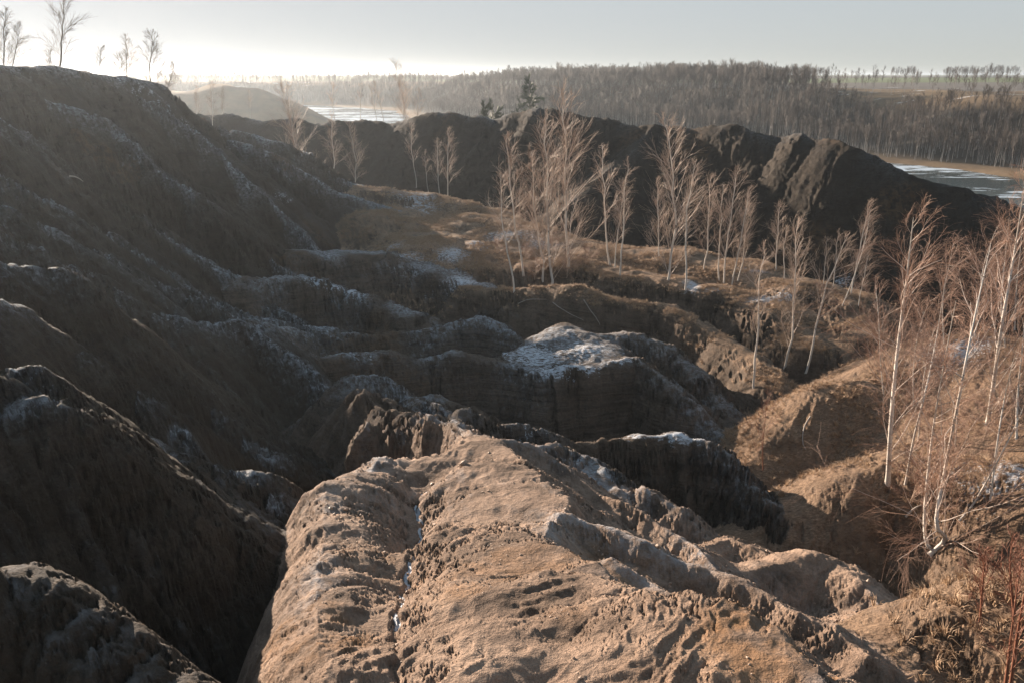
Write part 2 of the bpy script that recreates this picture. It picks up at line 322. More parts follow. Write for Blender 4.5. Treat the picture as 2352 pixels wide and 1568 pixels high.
def mixc(t, fac, a, b, mode='MIX'):
    n = N(t, 'ShaderNodeMix', data_type='RGBA', blend_type=mode)
    for s, v in ((0, fac), (6, a), (7, b)):
        if isinstance(v, (int, float)): n.inputs[s].default_value = v
        elif isinstance(v, tuple): n.inputs[s].default_value = (*v, 1)
        else: link(t, v, n.inputs[s])
    return n.outputs[2]
def math_(t, op, a, b=0.0, c=None, clamp=False):
    n = N(t, 'ShaderNodeMath', operation=op); n.use_clamp = clamp
    for s, v in ((0, a), (1, b)) + (((2, c),) if c is not None else ()):
        if isinstance(v, (int, float)): n.inputs[s].default_value = v
        else: link(t, v, n.inputs[s])
    return n.outputs[0]
def attr(t, name):
    n = N(t, 'ShaderNodeAttribute'); n.attribute_name = name; return n.outputs['Fac']
def mapping(t, vec, sc):
    n = N(t, 'ShaderNodeMapping'); n.inputs['Scale'].default_value = sc; link(t, vec, n.inputs[0]); return n.outputs[0]

def ground_material():
    m, t, b = mat("clay_ground")
    pos = N(t, 'ShaderNodeNewGeometry').outputs['Position']
    nz = N(t, 'ShaderNodeSeparateXYZ'); link(t, N(t, 'ShaderNodeNewGeometry').outputs['True Normal'], nz.inputs[0])
    steep = ramp(t, nz.outputs['Z'], [(.45, g1(1)), (.85, g1(0))])
    big = noise(t, pos, .22, 5, .6); mid = noise(t, pos, 1.3, 6, .62); fine = noise(t, pos, 9, 6, .7); grit = noise(t, pos, 42, 4, .7)
    col = ramp(t, big, [(.3, (.030, .0195, .0115)), (.5, (.047, .031, .0185)), (.7, (.067, .045, .028))])  # dark clay, albedo lowered to put the depth of shade into the colour
    col = mixc(t, math_(t, 'MULTIPLY', ramp(t, mid, [(.42, g1(0)), (.62, g1(1))]), .55), col, (.080, .060, .044))
    col = mixc(t, 1.0, col, ramp(t, attr(t, 'tone'), [(0, g1(0)), (1, g1(1))]), 'MULTIPLY')
    # thin bedding layers showing on the walls
    lay = noise(t, mapping(t, pos, (.10, .10, 3.0)), 1.0, 7, .66, .2)
    col = mixc(t, math_(t, 'MULTIPLY', math_(t, 'MULTIPLY', steep, attr(t, 'strata')), .9), col, ramp(t, lay, [(.35, (.020, .016, .013)), (.48, (.080, .062, .046)), (.58, (.030, .024, .018))]))
    # sandy clay of the foreground and other sunlit landforms, sunlight painted in; rust stains
    warm_sunlit = attr(t, 'warm_sunlit')
    col = mixc(t, math_(t, 'MULTIPLY', warm_sunlit, .85), col, ramp(t, mid, [(.32, (.115, .078, .056)), (.5, (.27, .185, .135)), (.72, (.41, .29, .215))]))
    och = math_(t, 'MULTIPLY', attr(t, 'ochre'), ramp(t, noise(t, pos, 2.2, 5, .65), [(.42, g1(0)), (.58, g1(1))]))
    col = mixc(t, math_(t, 'MULTIPLY', och, .5), col, (.27, .14, .06))
    spk = ramp(t, fine, [(.3, g1(.62)), (.5, g1(1)), (.72, g1(1.25))])
    col = mixc(t, .8, col, spk, 'MULTIPLY')
    col = mixc(t, .5, col, ramp(t, grit, [(.32, g1(.6)), (.5, g1(1)), (.7, g1(1.3))]), 'MULTIPLY')
    # dry grass and moss
    gr = math_(t, 'MULTIPLY', attr(t, 'grass'), ramp(t, noise(t, pos, .9, 6, .7), [(.33, g1(0)), (.55, g1(1))]))
    gtex = noise(t, mapping(t, pos, (5, 14, 9)), 1.6, 5, .75)
    col = mixc(t, gr, col, ramp(t, gtex, [(.32, (.085, .055, .035)), (.5, (.26, .17, .11)), (.66, (.48, .33, .22))]))
    # frosty crests; hillside ones whitened further to paint in sky and rim light
    fr = math_(t, 'MULTIPLY', attr(t, 'frost_light'), ramp(t, noise(t, pos, 5, 7, .72), [(.38, g1(0)), (.62, g1(1))]))
    flat = ramp(t, nz.outputs['Z'], [(.5, g1(.25)), (.85, g1(1))])
    fr = math_(t, 'MULTIPLY', fr, flat)
    col = mixc(t, math_(t, 'MULTIPLY', fr, .75), col, (.40, .43, .47))
    # snow remnants, wind-drawn
    sn = noise(t, mapping(t, pos, (1.0, 2.6, 2.6)), 4.0, 9, .8, .4)
    sm = math_(t, 'ADD', attr(t, 'snow'), math_(t, 'MULTIPLY', math_(t, 'SUBTRACT', sn, .5), 3.4))
    sm = ramp(t, sm, [(.50, g1(0)), (.85, g1(1))])
    sm = math_(t, 'MULTIPLY', sm, ramp(t, attr(t, 'snow'), [(.02, g1(0)), (.12, g1(1))]))
    ice = attr(t, 'ice'); sm = math_(t, 'MAXIMUM', sm, ramp(t, ice, [(.3, g1(0)), (.5, g1(1))]))
    col = mixc(t, math_(t, 'MULTIPLY', sm, .9), col, (.60, .63, .68))
    link(t, col, b.inputs['Base Color'])
    # relief
    hgt = math_(t, 'ADD', math_(t, 'MULTIPLY', mid, .28), math_(t, 'MULTIPLY', fine, .075))
    hgt = math_(t, 'ADD', hgt, math_(t, 'MULTIPLY', grit, .022))
    hgt = math_(t, 'ADD', hgt, math_(t, 'MULTIPLY', math_(t, 'MULTIPLY', lay, math_(t, 'MULTIPLY', steep, attr(t, 'strata'))), .4))
    hgt = math_(t, 'ADD', hgt, math_(t, 'MULTIPLY', math_(t, 'MULTIPLY', gtex, gr), .12))
    bp = N(t, 'ShaderNodeBump'); bp.inputs['Strength'].default_value = .9; bp.inputs['Distance'].default_value = 1.0
    link(t, hgt, bp.inputs['Height']); link(t, bp.outputs[0], b.inputs['Normal'])
    b.inputs['Roughness'].default_value = .92; b.inputs['Specular IOR Level'].default_value = .25
    return m
GROUND = ground_material()

def far_material():
    m, t, b = mat("far_ground")
    pos = N(t, 'ShaderNodeNewGeometry').outputs['Position']
    n1 = noise(t, mapping(t, pos, (.012, .05, .3)), 1, 6, .6); n2 = noise(t, pos, .12, 6, .7)
    plough = ramp(t, n2, [(.3, (.085, .075, .068)), (.7, (.15, .125, .105))])
    litter = ramp(t, n2, [(.3, (.018, .015, .011)), (.7, (.040, .031, .022))])
    plough = mixc(t, attr(t, 'litter'), plough, litter)
    straw = ramp(t, n2, [(.3, (.10, .065, .035)), (.7, (.24, .16, .085))])
    green = ramp(t, n2, [(.3, (.09, .12, .045)), (.7, (.15, .18, .07))])
    col = mixc(t, attr(t, 'straw'), plough, straw); col = mixc(t, attr(t, 'green'), col, green)
    sn = math_(t, 'MULTIPLY', ramp(t, noise(t, mapping(t, pos, (.05, .2, .5)), 1, 7, .75), [(.60, g1(0)), (.64, g1(1))]), attr(t, 'snow'))
    col = mixc(t, sn, col, (.75, .78, .82))
    link(t, col, b.inputs['Base Color']); return m
FARM = far_material()

def water_material():
    m, t, b = mat("frozen_lake")
    pos = N(t, 'ShaderNodeNewGeometry').outputs['Position']
    n = noise(t, mapping(t, pos, (.10, .34, 1)), 1.0, 8, .68, .5); n2 = noise(t, mapping(t, pos, (.02, .05, 1)), 1.0, 5, .6)
    f = math_(t, 'ADD', n, math_(t, 'MULTIPLY', math_(t, 'SUBTRACT', n2, .5), .7))
    sn = ramp(t, f, [(.50, g1(0)), (.56, g1(1))])
    col = mixc(t, sn, ramp(t, n2, [(.35, (.03, .05, .055)), (.65, (.09, .11, .10))]), (.52, .60, .68))
    link(t, col, b.inputs['Base Color'])
    link(t, ramp(t, sn, [(0, g1(.16)), (1, g1(.55))]), b.inputs['Roughness'])
    b.inputs['Specular IOR Level'].default_value = .5
    bp = N(t, 'ShaderNodeBump'); bp.inputs['Strength'].default_value = .15; bp.inputs['Distance'].default_value = .3
    link(t, n, bp.inputs['Height']); link(t, bp.outputs[0], b.inputs['Normal'])
    return m
LAKE = water_material()

def bark_material(name, light, dark, marks=True):
    m, t, b = mat(name)
    tc = N(t, 'ShaderNodeTexCoord').outputs['Object']
    n = noise(t, mapping(t, tc, (3, 3, 16)), 1.6, 4, .65); n2 = noise(t, tc, 7, 4, .6)
    c = mixc(t, math_(t, 'MULTIPLY', n2, .5), light, tuple(v * .62 for v in light))
    if marks: c = mixc(t, ramp(t, n, [(.60, g1(0)), (.66, g1(1))]), c, dark)
    link(t, c, b.inputs['Base Color']); b.inputs['Roughness'].default_value = .6; b.inputs['Specular IOR Level'].default_value = .4
    return m
BARK = bark_material("birch_bark", (.62, .56, .50), (.035, .03, .027))
BARKD = bark_material("dark_bark", (.10, .075, .058), (.03, .025, .02))
TWIG = bark_material("birch_twigs", (.42, .30, .225), (.1, .06, .04), False)
TWIGN = bark_material("near_twigs", (.30, .17, .115), (.1, .06, .04), False)
LIMB = bark_material("birch_limbs", (.60, .49, .42), (.1, .06, .04), False)
TWIGD = bark_material("dark_twigs", (.13, .09, .07), (.1, .06, .04), False)
TWIGR = bark_material("red_twigs", (.24, .10, .06), (.1, .06, .04), False)
NEED = bark_material("pine_needles", (.045, .065, .035), (.02, .03, .02), False)
BARKF = bark_material("wood_bark", (.24, .235, .23), (.1, .08, .07), False)
TWIGF = bark_material("wood_twigs", (.048, .031, .023), (.1, .06, .04), False)
GRASSM = bark_material("dry_grass", (.42, .285, .18), (.1, .06, .04), False)
CLOD = bark_material("clay_clod", (.36, .25, .18), (.2, .13, .09), False)
ROOTM = bark_material("bare_root", (.34, .29, .25), (.1, .06, .04), False)

# ------------------------------------------------------------------ mesh helpers
def mesh_from(name, V, Fq, mats, mi=None, sm=True):
    me = bpy.data.meshes.new(name)
    V = np.asarray(V, np.float32); Fq = np.asarray(Fq, np.int32); k = Fq.shape[1]
    me.vertices.add(len(V)); me.vertices.foreach_set('co', V.ravel())
    me.loops.add(Fq.size); me.loops.foreach_set('vertex_index', Fq.ravel())
    me.polygons.add(len(Fq)); me.polygons.foreach_set('loop_start', np.arange(0, Fq.size, k, dtype=np.int32))
    me.polygons.foreach_set('loop_total', np.full(len(Fq), k, np.int32))
    for m_ in mats: me.materials.append(m_)
    if mi is not None: me.polygons.foreach_set('material_index', np.asarray(mi, np.int32))
    me.polygons.foreach_set('use_smooth', np.full(len(Fq), sm, bool))
    me.update(); return me
def put(name, me, parent=None, loc=None, **props):
    o = bpy.data.objects.new(name, me); COL.objects.link(o)
    if parent is not None: o.parent = parent
    if loc is not None: o.location = loc
    for k, v in props.items(): o[k] = v
    return o

# ------------------------------------------------------------------ near terrain mesh (one height field, split by landform)
def snow_field(X, Y):
    s = np.zeros(X.shape, np.float32)
    for px, py, rx, ry, a in SNOW:
        c = SNOWC[(px, py)]
        s = np.maximum(s, (a + .17) * np.exp(-(((X - c[0]) / rx) ** 2 + ((Y - c[1]) / ry) ** 2)))
    return s
def ground_hit(px, py, dmin=3.0, dmax=125.0):
    r = ray(px, py); r = r / math.hypot(r[0], r[1])
    ds = np.exp(np.linspace(math.log(dmin), math.log(dmax), 1400))
    z = landform(r[0] * ds, r[1] * ds); under = (CZ + r[2] * ds) <= z
    if not under.any(): return None
    i = int(np.argmax(under)); d = ds[i]
    return np.array([r[0] * d, r[1] * d, z[i]])
def ground_at(px, d):
    r = ray(px, 300); r = r / math.hypot(r[0], r[1])
    x, y = r[0] * d, r[1] * d
    return np.array([x, y, float(landform(np.array([x]), np.array([y]))[0])])
# snow patches: pixel, world half sizes, strength
SNOW = [(1230, 815, 2.2, 1.8, .62), (1340, 800, 2.0, 1.6, .55), (1300, 845, 2.2, .9, .66), (1160, 812, 1.8, .6, .5), (1420, 830, 1.5, .5, .5), (740, 650, 1.6, 1.2, .72), (790, 672, 1.8, .7, .68),
        (1040, 580, 1.6, 1.6, .6), (940, 590, 2.0, .8, .5), (1060, 645, 1.8, .9, .62), (1020, 660, 1.8, .7, .58), (880, 575, 2.2, .8, .5), (960, 460, 3.0, 2.0, .6), (985, 485, 1.2, 2.0, .6),
        (1100, 565, 1.2, 1.8, .62), (1170, 540, 3.0, 3.0, .46), (1240, 560, 3.0, 2.0, .44), (1590, 660, .7, 1.4, .7), (1770, 690, 1.8, .9, .68), (1640, 665, .9, .6, .6), (1725, 620, 1.5, .8, .6),
        (1560, 1000, 1.3, .35, .66), (1450, 1003, .9, .3, .55), (1925, 655, 1.2, .8, .6), (2210, 800, 2.2, 1.2, .58), (2300, 1095, 1.5, .9, .6), (2240, 1070, 1.2, .6, .5),
        (370, 240, 3.0, 2.0, .56), (330, 210, 3, 1.5, .5), (660, 460, 1.2, 1.0, .45), (830, 820, 2.4, .4, .42), (1330, 875, 1.0, .4, .5), (1205, 980, .6, .5, .45), (1310, 1055, .4, .3, .4)]
def erode(X, Y, Z, own, az, rs):
    """rills that follow the fall line: noise averaged along the downhill path, cut in where it crosses zero"""
    na, nr = len(az), len(rs); rr = np.hypot(X, Y)
    Zg = Z.reshape(nr, na).astype(np.float32)
    for _ in range(3):                      # slightly smoothed slope field
        Zg = .5 * Zg + .25 * (np.roll(Zg, 1, 1) + np.roll(Zg, -1, 1)); Zg = .5 * Zg + .25 * (np.roll(Zg, 1, 0) + np.roll(Zg, -1, 0))
    dr = np.gradient(Zg, rs, axis=0); da = np.gradient(Zg, az, axis=1) / rs[:, None]
    sa, ca = np.sin(az)[None], np.cos(az)[None]
    gx = (dr * sa + da * ca).ravel(); gy = (dr * ca - da * sa).ravel(); sl = np.hypot(gx, gy) + 1e-4
    ux, uy = gx / sl, gy / sl
    idxs = np.arange(len(rs), dtype=np.float32); idxa = np.arange(na, dtype=np.float32)
    steep = smooth(.18, .6, sl)
    out = Z.copy(); RIB[0] = np.zeros(len(Z), np.float32)
    for lam, amp, r0, r1, r2, r3, seed in ((.16, .055, 0, 1, 14, 24, 201), (.42, .13, 4, 8, 30, 50, 203), (1.15, .36, 12, 20, 80, 110, 205), (2.6, .85, 35, 50, 140, 150, 207)):
        w = smooth(r0, r1, rr) * (1 - smooth(r2, r3, rr)); sel = np.nonzero((w > 0) & (steep > 0) & (own > 0))[0]
        if not len(sel): continue
        nf = gnoise(X / lam, Y / lam, seed) + .3 * gnoise(X / lam * 2.2, Y / lam * 2.2, seed + 1)
        acc = np.zeros(len(sel), np.float32); wt = 0.
        for sgn in (1, -1):
            x = X[sel].copy(); y = Y[sel].copy(); cur = sel
            for k in range(16):
                a_ = np.clip(np.interp(np.arctan2(x, y), az, idxa) + .5, 0, na - 1).astype(np.int32); r_ = np.clip(np.interp(np.hypot(x, y), rs, idxs) + .5, 0, nr - 1).astype(np.int32)
                cur = r_ * na + a_; f = 1 - k / 17.
                acc += nf[cur] * f; wt += f * f
                x += sgn * ux[cur] * lam * .55; y += sgn * uy[cur] * lam * .55
        L = acc / (acc.std() + 1e-6)
        v = np.maximum(0, 1 - np.abs(L) * 1.15) ** 1.4
        patch = .35 + .65 * smooth(-.3, .3, gnoise(X[sel] / (lam * 9), Y[sel] / (lam * 9), seed + 3))
        top = np.where(own[sel] == 2, .8, 1.0) * np.where(own[sel] == 1, 1.15, 1.0) * np.where(own[sel] == 5, .28 if lam > 2 else .5, 1.0) * np.where(own[sel] == 6, .35, 1.0) * np.where(own[sel] == 4, .6, 1.0)
        RIB[0][sel] += w[sel] * smooth(.5, 1.5, L) * (.6 if lam > .3 else .3)
        out[sel] -= amp * w[sel] * steep[sel] * patch * top * (v - .12 * L)
    lz = out + .5 * gnoise(X / 6, Y / 6, 231); bed = np.sin(lz * 2 * np.pi / .52) + .5 * np.sin(lz * 2 * np.pi / .23 + 1)
    out = out + bed * .045 * smooth(.5, 1.0, sl) * np.array([0, .0, .35, 1, .9, .15, .3])[own] * smooth(9, 18, rr) * (.4 + .6 * smooth(-.2, .3, gnoise(X / 5, Y / 5, 233)))
    return out
TUFTS = {}; RIB = [None]
def build_terrain():
    azc = np.concatenate([np.linspace(-100, -40, 90, endpoint=False), np.linspace(-40, 40, 900, endpoint=False), np.linspace(40, 100, 80)])
    az = np.radians(azc); rs = np.concatenate([np.linspace(.25, 2.2, 12, endpoint=False), np.exp(np.linspace(math.log(2.2), math.log(30), 520, endpoint=False)), np.exp(np.linspace(math.log(30), math.log(150), 330))])
    A, RR = np.meshgrid(az, rs); X = (np.sin(A) * RR).ravel(); Y = (np.cos(A) * RR).ravel()
    na, nr = len(az), len(rs)
    Z, own, cr, crack = landform(X, Y, True)
    rr = RR.ravel()
    Z = erode(X, Y, Z, own, az, rs)
    # let the sheet sink under the lake at its outer rim
    Z = Z - smooth(135, 150, rr) * 4
    G = np.stack([X, Y, Z], 1).reshape(nr, na, 3)
    du = np.gradient(G, axis=1); dv = np.gradient(G, axis=0)
    nrm = np.cross(du, dv); nrm /= np.linalg.norm(nrm, axis=2, keepdims=True) + 1e-9; nrm = nrm.reshape(-1, 3)
    nrm[nrm[:, 2] < 0] *= -1
    i = (np.arange(nr - 1)[:, None] * na + np.arange(na - 1)[None]).ravel()
    faces = np.stack([i, i + na, i + na + 1, i + 1], 1)[:, ::-1]
    X = X.astype(np.float32); Y = Y.astype(np.float32)
    frost_light = np.exp(-cr / np.clip(.018 * rr, .2, .75)) * np.where(own == 1, 1.25, smooth(-.35, .3, gnoise(X / 3, Y / 3, 77))) * (.55 + .45 * (X < 3))  # extra whitening on hillside crests paints in light from the sky
    frost_light = np.maximum(frost_light, np.where(own == 1, .45, .3) * np.clip(RIB[0], 0, 1) * smooth(-.3, .35, gnoise(X / 4, Y / 4, 79)) * smooth(75, 45, rr))  # pale streaks painted on the ribs in place of light catching them
    frost_light = frost_light * np.isin(own, (1, 2, 3, 5)) * (.4 + .6 * smooth(5, 10, rr)); frost_light = np.where(own == 5, frost_light * .5, frost_light)
    warm_sunlit = np.where(own == 2, .35 + .65 * smooth(20, 12, rr), 0.) + np.where(own == 6, .45, 0.) + np.where(own == 4, .25, 0.) + np.where(own == 3, .2, 0)  # paler clay painted on the landforms that the sun reaches, strongest in the foreground
    och = np.where(own == 2, smooth(11, 6, rr) * smooth(.05, .4, gnoise(X / 1.3, Y / 1.3, 80)), 0.) + np.where(own == 6, .25, 0) + .3 * smooth(.35, .55, gnoise(X / 5, Y / 5, 81))
    grass = np.where((own == 4), smooth(.74, .9, nrm[:, 2]), 0.) + np.where(own == 6, .8 * smooth(.5, .8, nrm[:, 2]), 0.)
    snow = snow_field(X, Y) * smooth(.55, .8, nrm[:, 2])
    # candidate spots for tufts of dry grass, chosen evenly over the ground
    area = rr * np.gradient(rs)[np.arange(nr * na) // na] * np.gradient(az)[np.arange(nr * na) % na]
    gsel = grass * smooth(.45, .7, nrm[:, 2]) * area * (np.abs(np.degrees(np.arctan2(X, Y))) < 40) * (rr > 7) * smooth(-.25, .25, gnoise(X / 2.2, Y / 2.2, 240)) * (rr < 85)
    rg = np.random.default_rng(12); pk = rg.choice(len(X), 42000, p=gsel / gsel.sum())
    TUFTS['p'] = np.stack([X[pk] + rg.normal(size=len(pk)) * .04 * rr[pk] * .05, Y[pk] + rg.normal(size=len(pk)) * .05 * rr[pk] * .05, Z[pk] - .02], 1)
    fo = own[faces[:, 0]]
    for k, nm in enumerate(OWN):
        sel = faces[fo == k]
        if not len(sel): continue
        used, inv = np.unique(sel, return_inverse=True)
        me = mesh_from(nm, np.stack([X, Y, Z], 1)[used], inv.reshape(sel.shape), [GROUND])
        for an, arr in (('snow', snow), ('frost_light', frost_light), ('warm_sunlit', warm_sunlit), ('ochre', och), ('grass', grass), ('ice', crack), ('strata', np.array([.2, .22, .4, 1, .8, .2, .3])[own]), ('tone', np.array([.75, .82, .9, .92, .9, .52, .85])[own])):
            a = me.attributes.new(an, 'FLOAT', 'POINT'); a.data.foreach_set('value', arr[used].astype(np.float32))
        me.normals_split_custom_set_from_vertices(nrm[used].tolist())
        put(nm, me, kind='structure')
SNOWC = {}
for px, py, rx, ry, a in SNOW:
    c = ground_hit(px, py); SNOWC[(px, py)] = c if c is not None else np.array([0, 500, 0])
build_terrain()

# ------------------------------------------------------------------ lake and far land
def build_far():
    az = np.radians(np.linspace(-70, 70, 420)); rs = np.exp(np.linspace(math.log(110), math.log(9000), 230))
    A, RR = np.meshgrid(az, rs); X = (np.sin(A) * RR).ravel(); Y = (np.cos(A) * RR).ravel(); na, nr = len(az), len(rs)
    Z = farland(X, Y); rr = RR.ravel()
    i = (np.arange(nr - 1)[:, None] * na + np.arange(na - 1)[None]).ravel()
    faces = np.stack([i, i + na, i + na + 1, i + 1], 1)[:, ::-1]
    s = shore_dist(X, Y); pen = HILL2(X, Y) >= Z - 1e-6
    px = X / np.maximum(Y, 1) * FPX + 1176
    green = (smooth(480, 520, rr) * smooth(820, 760, rr) + smooth(1500, 1600, rr) * smooth(3200, 3000, rr)) * smooth(90, 110, s)
    green = np.where(px < 1000, smooth(650, 700, rr) * smooth(2600, 2500, rr) * smooth(60, 110, s), green)
    straw = smooth(30, 50, s) * smooth(120, 95, s) + smooth(16, 4, s) * .8
    fo = pen[faces[:, 0]]
    for k, nm in ((False, 'far_bank'), (True, 'distant_hill')):
        sel = faces[fo == k]; used, inv = np.unique(sel, return_inverse=True)
        me = mesh_from(nm, np.stack([X, Y, Z], 1)[used], inv.reshape(sel.shape), [FARM])
        for an, arr in (('litter', smooth(2, 10, s) * smooth(130, 60, s)), ('snow', smooth(40, 50, s) * smooth(200, 100, s)), ('green', green), ('straw', np.clip(straw, 0, 1))):
            a = me.attributes.new(an, 'FLOAT', 'POINT'); a.data.foreach_set('value', arr[used].astype(np.float32))
        put(nm, me, kind='structure')
    V = [(-900, 60, 0), (700, 60, 0), (700, 900, 0), (-900, 900, 0)]
    put('frozen_lake', mesh_from('frozen_lake', V, [(0, 1, 2, 3)], [LAKE], sm=False), kind='structure')
build_far()

# ------------------------------------------------------------------ trees
def tubes(paths, rad, m):
    """paths n,k,3; rad n,k -> verts, quads"""
    n, k, _ = paths.shape
    t = np.gradient(paths, axis=1); t /= np.linalg.norm(t, axis=2, keepdims=True) + 1e-9
    ref = np.array([.31, .17, .2]); a = np.cross(t, ref); a /= np.linalg.norm(a, axis=2, keepdims=True) + 1e-9; b = np.cross(t, a)
    an = np.arange(m) * 2 * np.pi / m
    V = paths[:, :, None] + rad[:, :, None, None] * (np.cos(an)[None, None, :, None] * a[:, :, None] + np.sin(an)[None, None, :, None] * b[:, :, None])
    idx = np.arange(n * k * m).reshape(n, k, m)
    q = np.stack([idx[:, :-1], np.roll(idx, -1, 2)[:, :-1], np.roll(idx, -1, 2)[:, 1:], idx[:, 1:]], -1).reshape(-1, 4)
    return V.reshape(-1, 3), q
def merge(parts):
    V, Q_, M, off = [], [], [], 0
    for v, q, mi in parts:
        V.append(v); Q_.append(q + off); M.append(np.full(len(q), mi)); off += len(v)
    return np.concatenate(V), np.concatenate(Q_), np.concatenate(M)
def children(rng, par, prad, n_per, t0, t1, ang, length, k, droop, wind, rf, up=.0, taper=.25):
    """branches growing from parent paths; returns paths, radii"""
    n, kk, _ = par.shape
    N_ = n * n_per; pi = np.repeat(np.arange(n), n_per)
    t = t0 + (t1 - t0) * (np.tile(np.arange(n_per), n) + rng.random(N_)) / n_per
    f = t * (kk - 1); i = np.minimum(f.astype(int), kk - 2); fr = (f - i)[:, None]
    p0 = par[pi, i] * (1 - fr) + par[pi, i + 1] * fr
    pr = prad[pi, i] * (1 - fr[:, 0]) + prad[pi, i + 1] * fr[:, 0]
    tg = par[pi, i + 1] - par[pi, i]; tg /= np.linalg.norm(tg, axis=1, keepdims=True) + 1e-9
    rv = rng.normal(size=(N_, 3)); rv -= (rv * tg).sum(1, keepdims=True) * tg; rv /= np.linalg.norm(rv, axis=1, keepdims=True) + 1e-9
    a = ang * (1 + .35 * rng.normal(size=N_))[:, None]
    d = tg * np.cos(a) + rv * np.sin(a) + np.array([wind, 0, up]); d /= np.linalg.norm(d, axis=1, keepdims=True)
    L = (length(t) if callable(length) else length) * (.6 + .7 * rng.random(N_))
    if n > 1: L = L * np.linalg.norm(par[:, -1] - par[:, 0], axis=1)[pi]
    out = np.zeros((N_, k, 3)); out[:, 0] = p0; st = L / (k - 1)
    for j in range(1, k):
        d = d + np.array([0, 0, -droop]) * (j / k) + rng.normal(size=(N_, 3)) * .09
        d /= np.linalg.norm(d, axis=1, keepdims=True); out[:, j] = out[:, j - 1] + d * st[:, None]
    r0 = np.minimum(pr * .75, rf * (.6 + .6 * rng.random(N_)))
    rad = r0[:, None] * np.linspace(1, taper, k)[None]
    return out, rad
def tree_parts(seed, trunk, r0, limbs=26, sub=7, twigs=5, lo=.18, limb_len=.3, ang=.65, droop=.10, wind=.12, mats=(0, 0), twig_r=.006, ks=(7, 4, 3), ms=(4, 3, 3), tdroop=.35):
    """trunk: k,3 path. returns trunk (V,Q,M) and crown (V,Q,M); material 0 limbs, 1 twigs"""
    rng = np.random.default_rng(seed)
    k = len(trunk); Hh = np.linalg.norm(trunk[-1] - trunk[0]); tr = r0 * (np.linspace(1, .06, k) ** .85)
    tr[0] *= 1.35
    tv, tq = tubes(trunk[None], tr[None], 8)
    L1 = lambda t: Hh * limb_len * (np.clip((1.05 - t) / (1 - lo), 0.12, 1) ** .7) * (.55 + .45 * np.minimum(1, (t - lo + .1) * 4))
    l1, r1 = children(rng, trunk[None], tr[None], limbs, lo, .98, ang, L1, ks[0], -droop * .3, wind, r0 * .22, up=.14)
    l2, r2 = children(rng, l1, r1, sub, .2, 1.0, .48, .46, ks[1], droop, wind * .7, r0 * .12, up=.1)
    l3, r3 = children(rng, l2, r2, twigs, .15, 1.0, .42, .65, ks[2], tdroop, wind * .5, twig_r, up=0)
    P_ = [tubes(l1, np.maximum(r1, twig_r), ms[0]) + (0,), tubes(l2, np.maximum(r2, twig_r * .9), ms[1]) + (1,), tubes(l3, np.maximum(r3, twig_r * .5), ms[2]) + (1,)]
    return (tv, tq), merge(P_)
def curve(pts, n, rng=None, wob=0.0):
    pts = np.asarray(pts, float); m = len(pts)
    if m == 2:
        t = np.linspace(0, 1, n)[:, None]; c = pts[0] * (1 - t) + pts[1] * t
    else:
        u = np.linspace(0, m - 1, n); i = np.minimum(u.astype(int), m - 2); f = (u - i)[:, None]
        a = pts[np.maximum(i - 1, 0)]; b = pts[i]; c_ = pts[i + 1]; d = pts[np.minimum(i + 2, m - 1)]
        c = .5 * (2 * b + (c_ - a) * f + (2 * a - 5 * b + 4 * c_ - d) * f ** 2 + (-a + 3 * b - 3 * c_ + d) * f ** 3)
    if rng is not None:
        w = np.cumsum(rng.normal(size=(n, 3)) * wob, axis=0); w[:, 2] = 0; w -= np.linspace(0, 1, n)[:, None] * w[-1]; c = c + w * np.linalg.norm(pts[-1] - pts[0]) / n
    return c

# shared middle-distance birch shapes (height 1, base at the origin)
TEMPL = []
for i in range(9):
    rng = np.random.default_rng(100 + i)
    full = i % 3
    tk = curve([(0, 0, -.05), (rng.normal() * .015, rng.normal() * .015, .5), (0, 0, 1)], 12, rng, .10)
    (tv, tq), (cv, cq, cm) = tree_parts(200 + i, tk, .0085, limbs=(20, 30, 44)[full], sub=6, twigs=5, lo=(.35, .2, .06)[full], limb_len=(.20, .25, .30)[full], ang=(.48, .62, .55)[i // 3], droop=(.02, .10, .05)[i // 3], wind=(.06, .0, .03)[i // 3], twig_r=.00085, ks=(5, 3, 3), ms=(3, 3, 3), tdroop=(.05, .35, .15)[i // 3])
    TEMPL.append((mesh_from('birch_trunk', tv, tq, [BARK]), mesh_from('birch_crown', cv, cq, [LIMB, TWIG], cm)))
DTEMPL = []
for i in range(4):
    rng = np.random.default_rng(300 + i)
    tk = curve([(0, 0, -.05), (rng.normal() * .02, rng.normal() * .02, .5), (0, 0, 1)], 12, rng, .12)
    (tv, tq), (cv, cq, cm) = tree_parts(400 + i, tk, .013, limbs=(26, 34)[i % 2], sub=7, twigs=5, lo=.12, limb_len=.34, ang=.7, droop=.03, wind=.0, twig_r=.0014, ks=(5, 3, 2), ms=(3, 3, 3), tdroop=.05)
    DTEMPL.append((mesh_from('dark_trunk', tv, tq, [BARKD]), mesh_from('dark_crown', cv, cq, [TWIGD, TWIGD], cm)))

def place(templ, base, top, name, label, cat, group, rz=0.0, part='crown'):
    base = np.array(base); v = np.array(top) - base; Hh = np.linalg.norm(v)
    e = bpy.data.objects.new(name, None); COL.objects.link(e); e.empty_display_size = .3
    e.location = base; q = Vector((0, 0, 1)).rotation_difference(Vector(v)); e.rotation_mode = 'QUATERNION'
    from mathutils import Quaternion
    e.rotation_quaternion = q @ Quaternion((0, 0, 1), rz); e.scale = (Hh, Hh, Hh)
    e['label'] = label; e['category'] = cat
    if group: e['group'] = group
    put('trunk', templ[0], e); put(part, templ[1], e)
    return e
def top_at(base, px, py):
    """point above pixel (px,py) at the base's depth plane (distance from camera kept)"""
    d = math.hypot(base[0], base[1]); return P(px, py, d)
GM = 'birches on the grassy plateau'
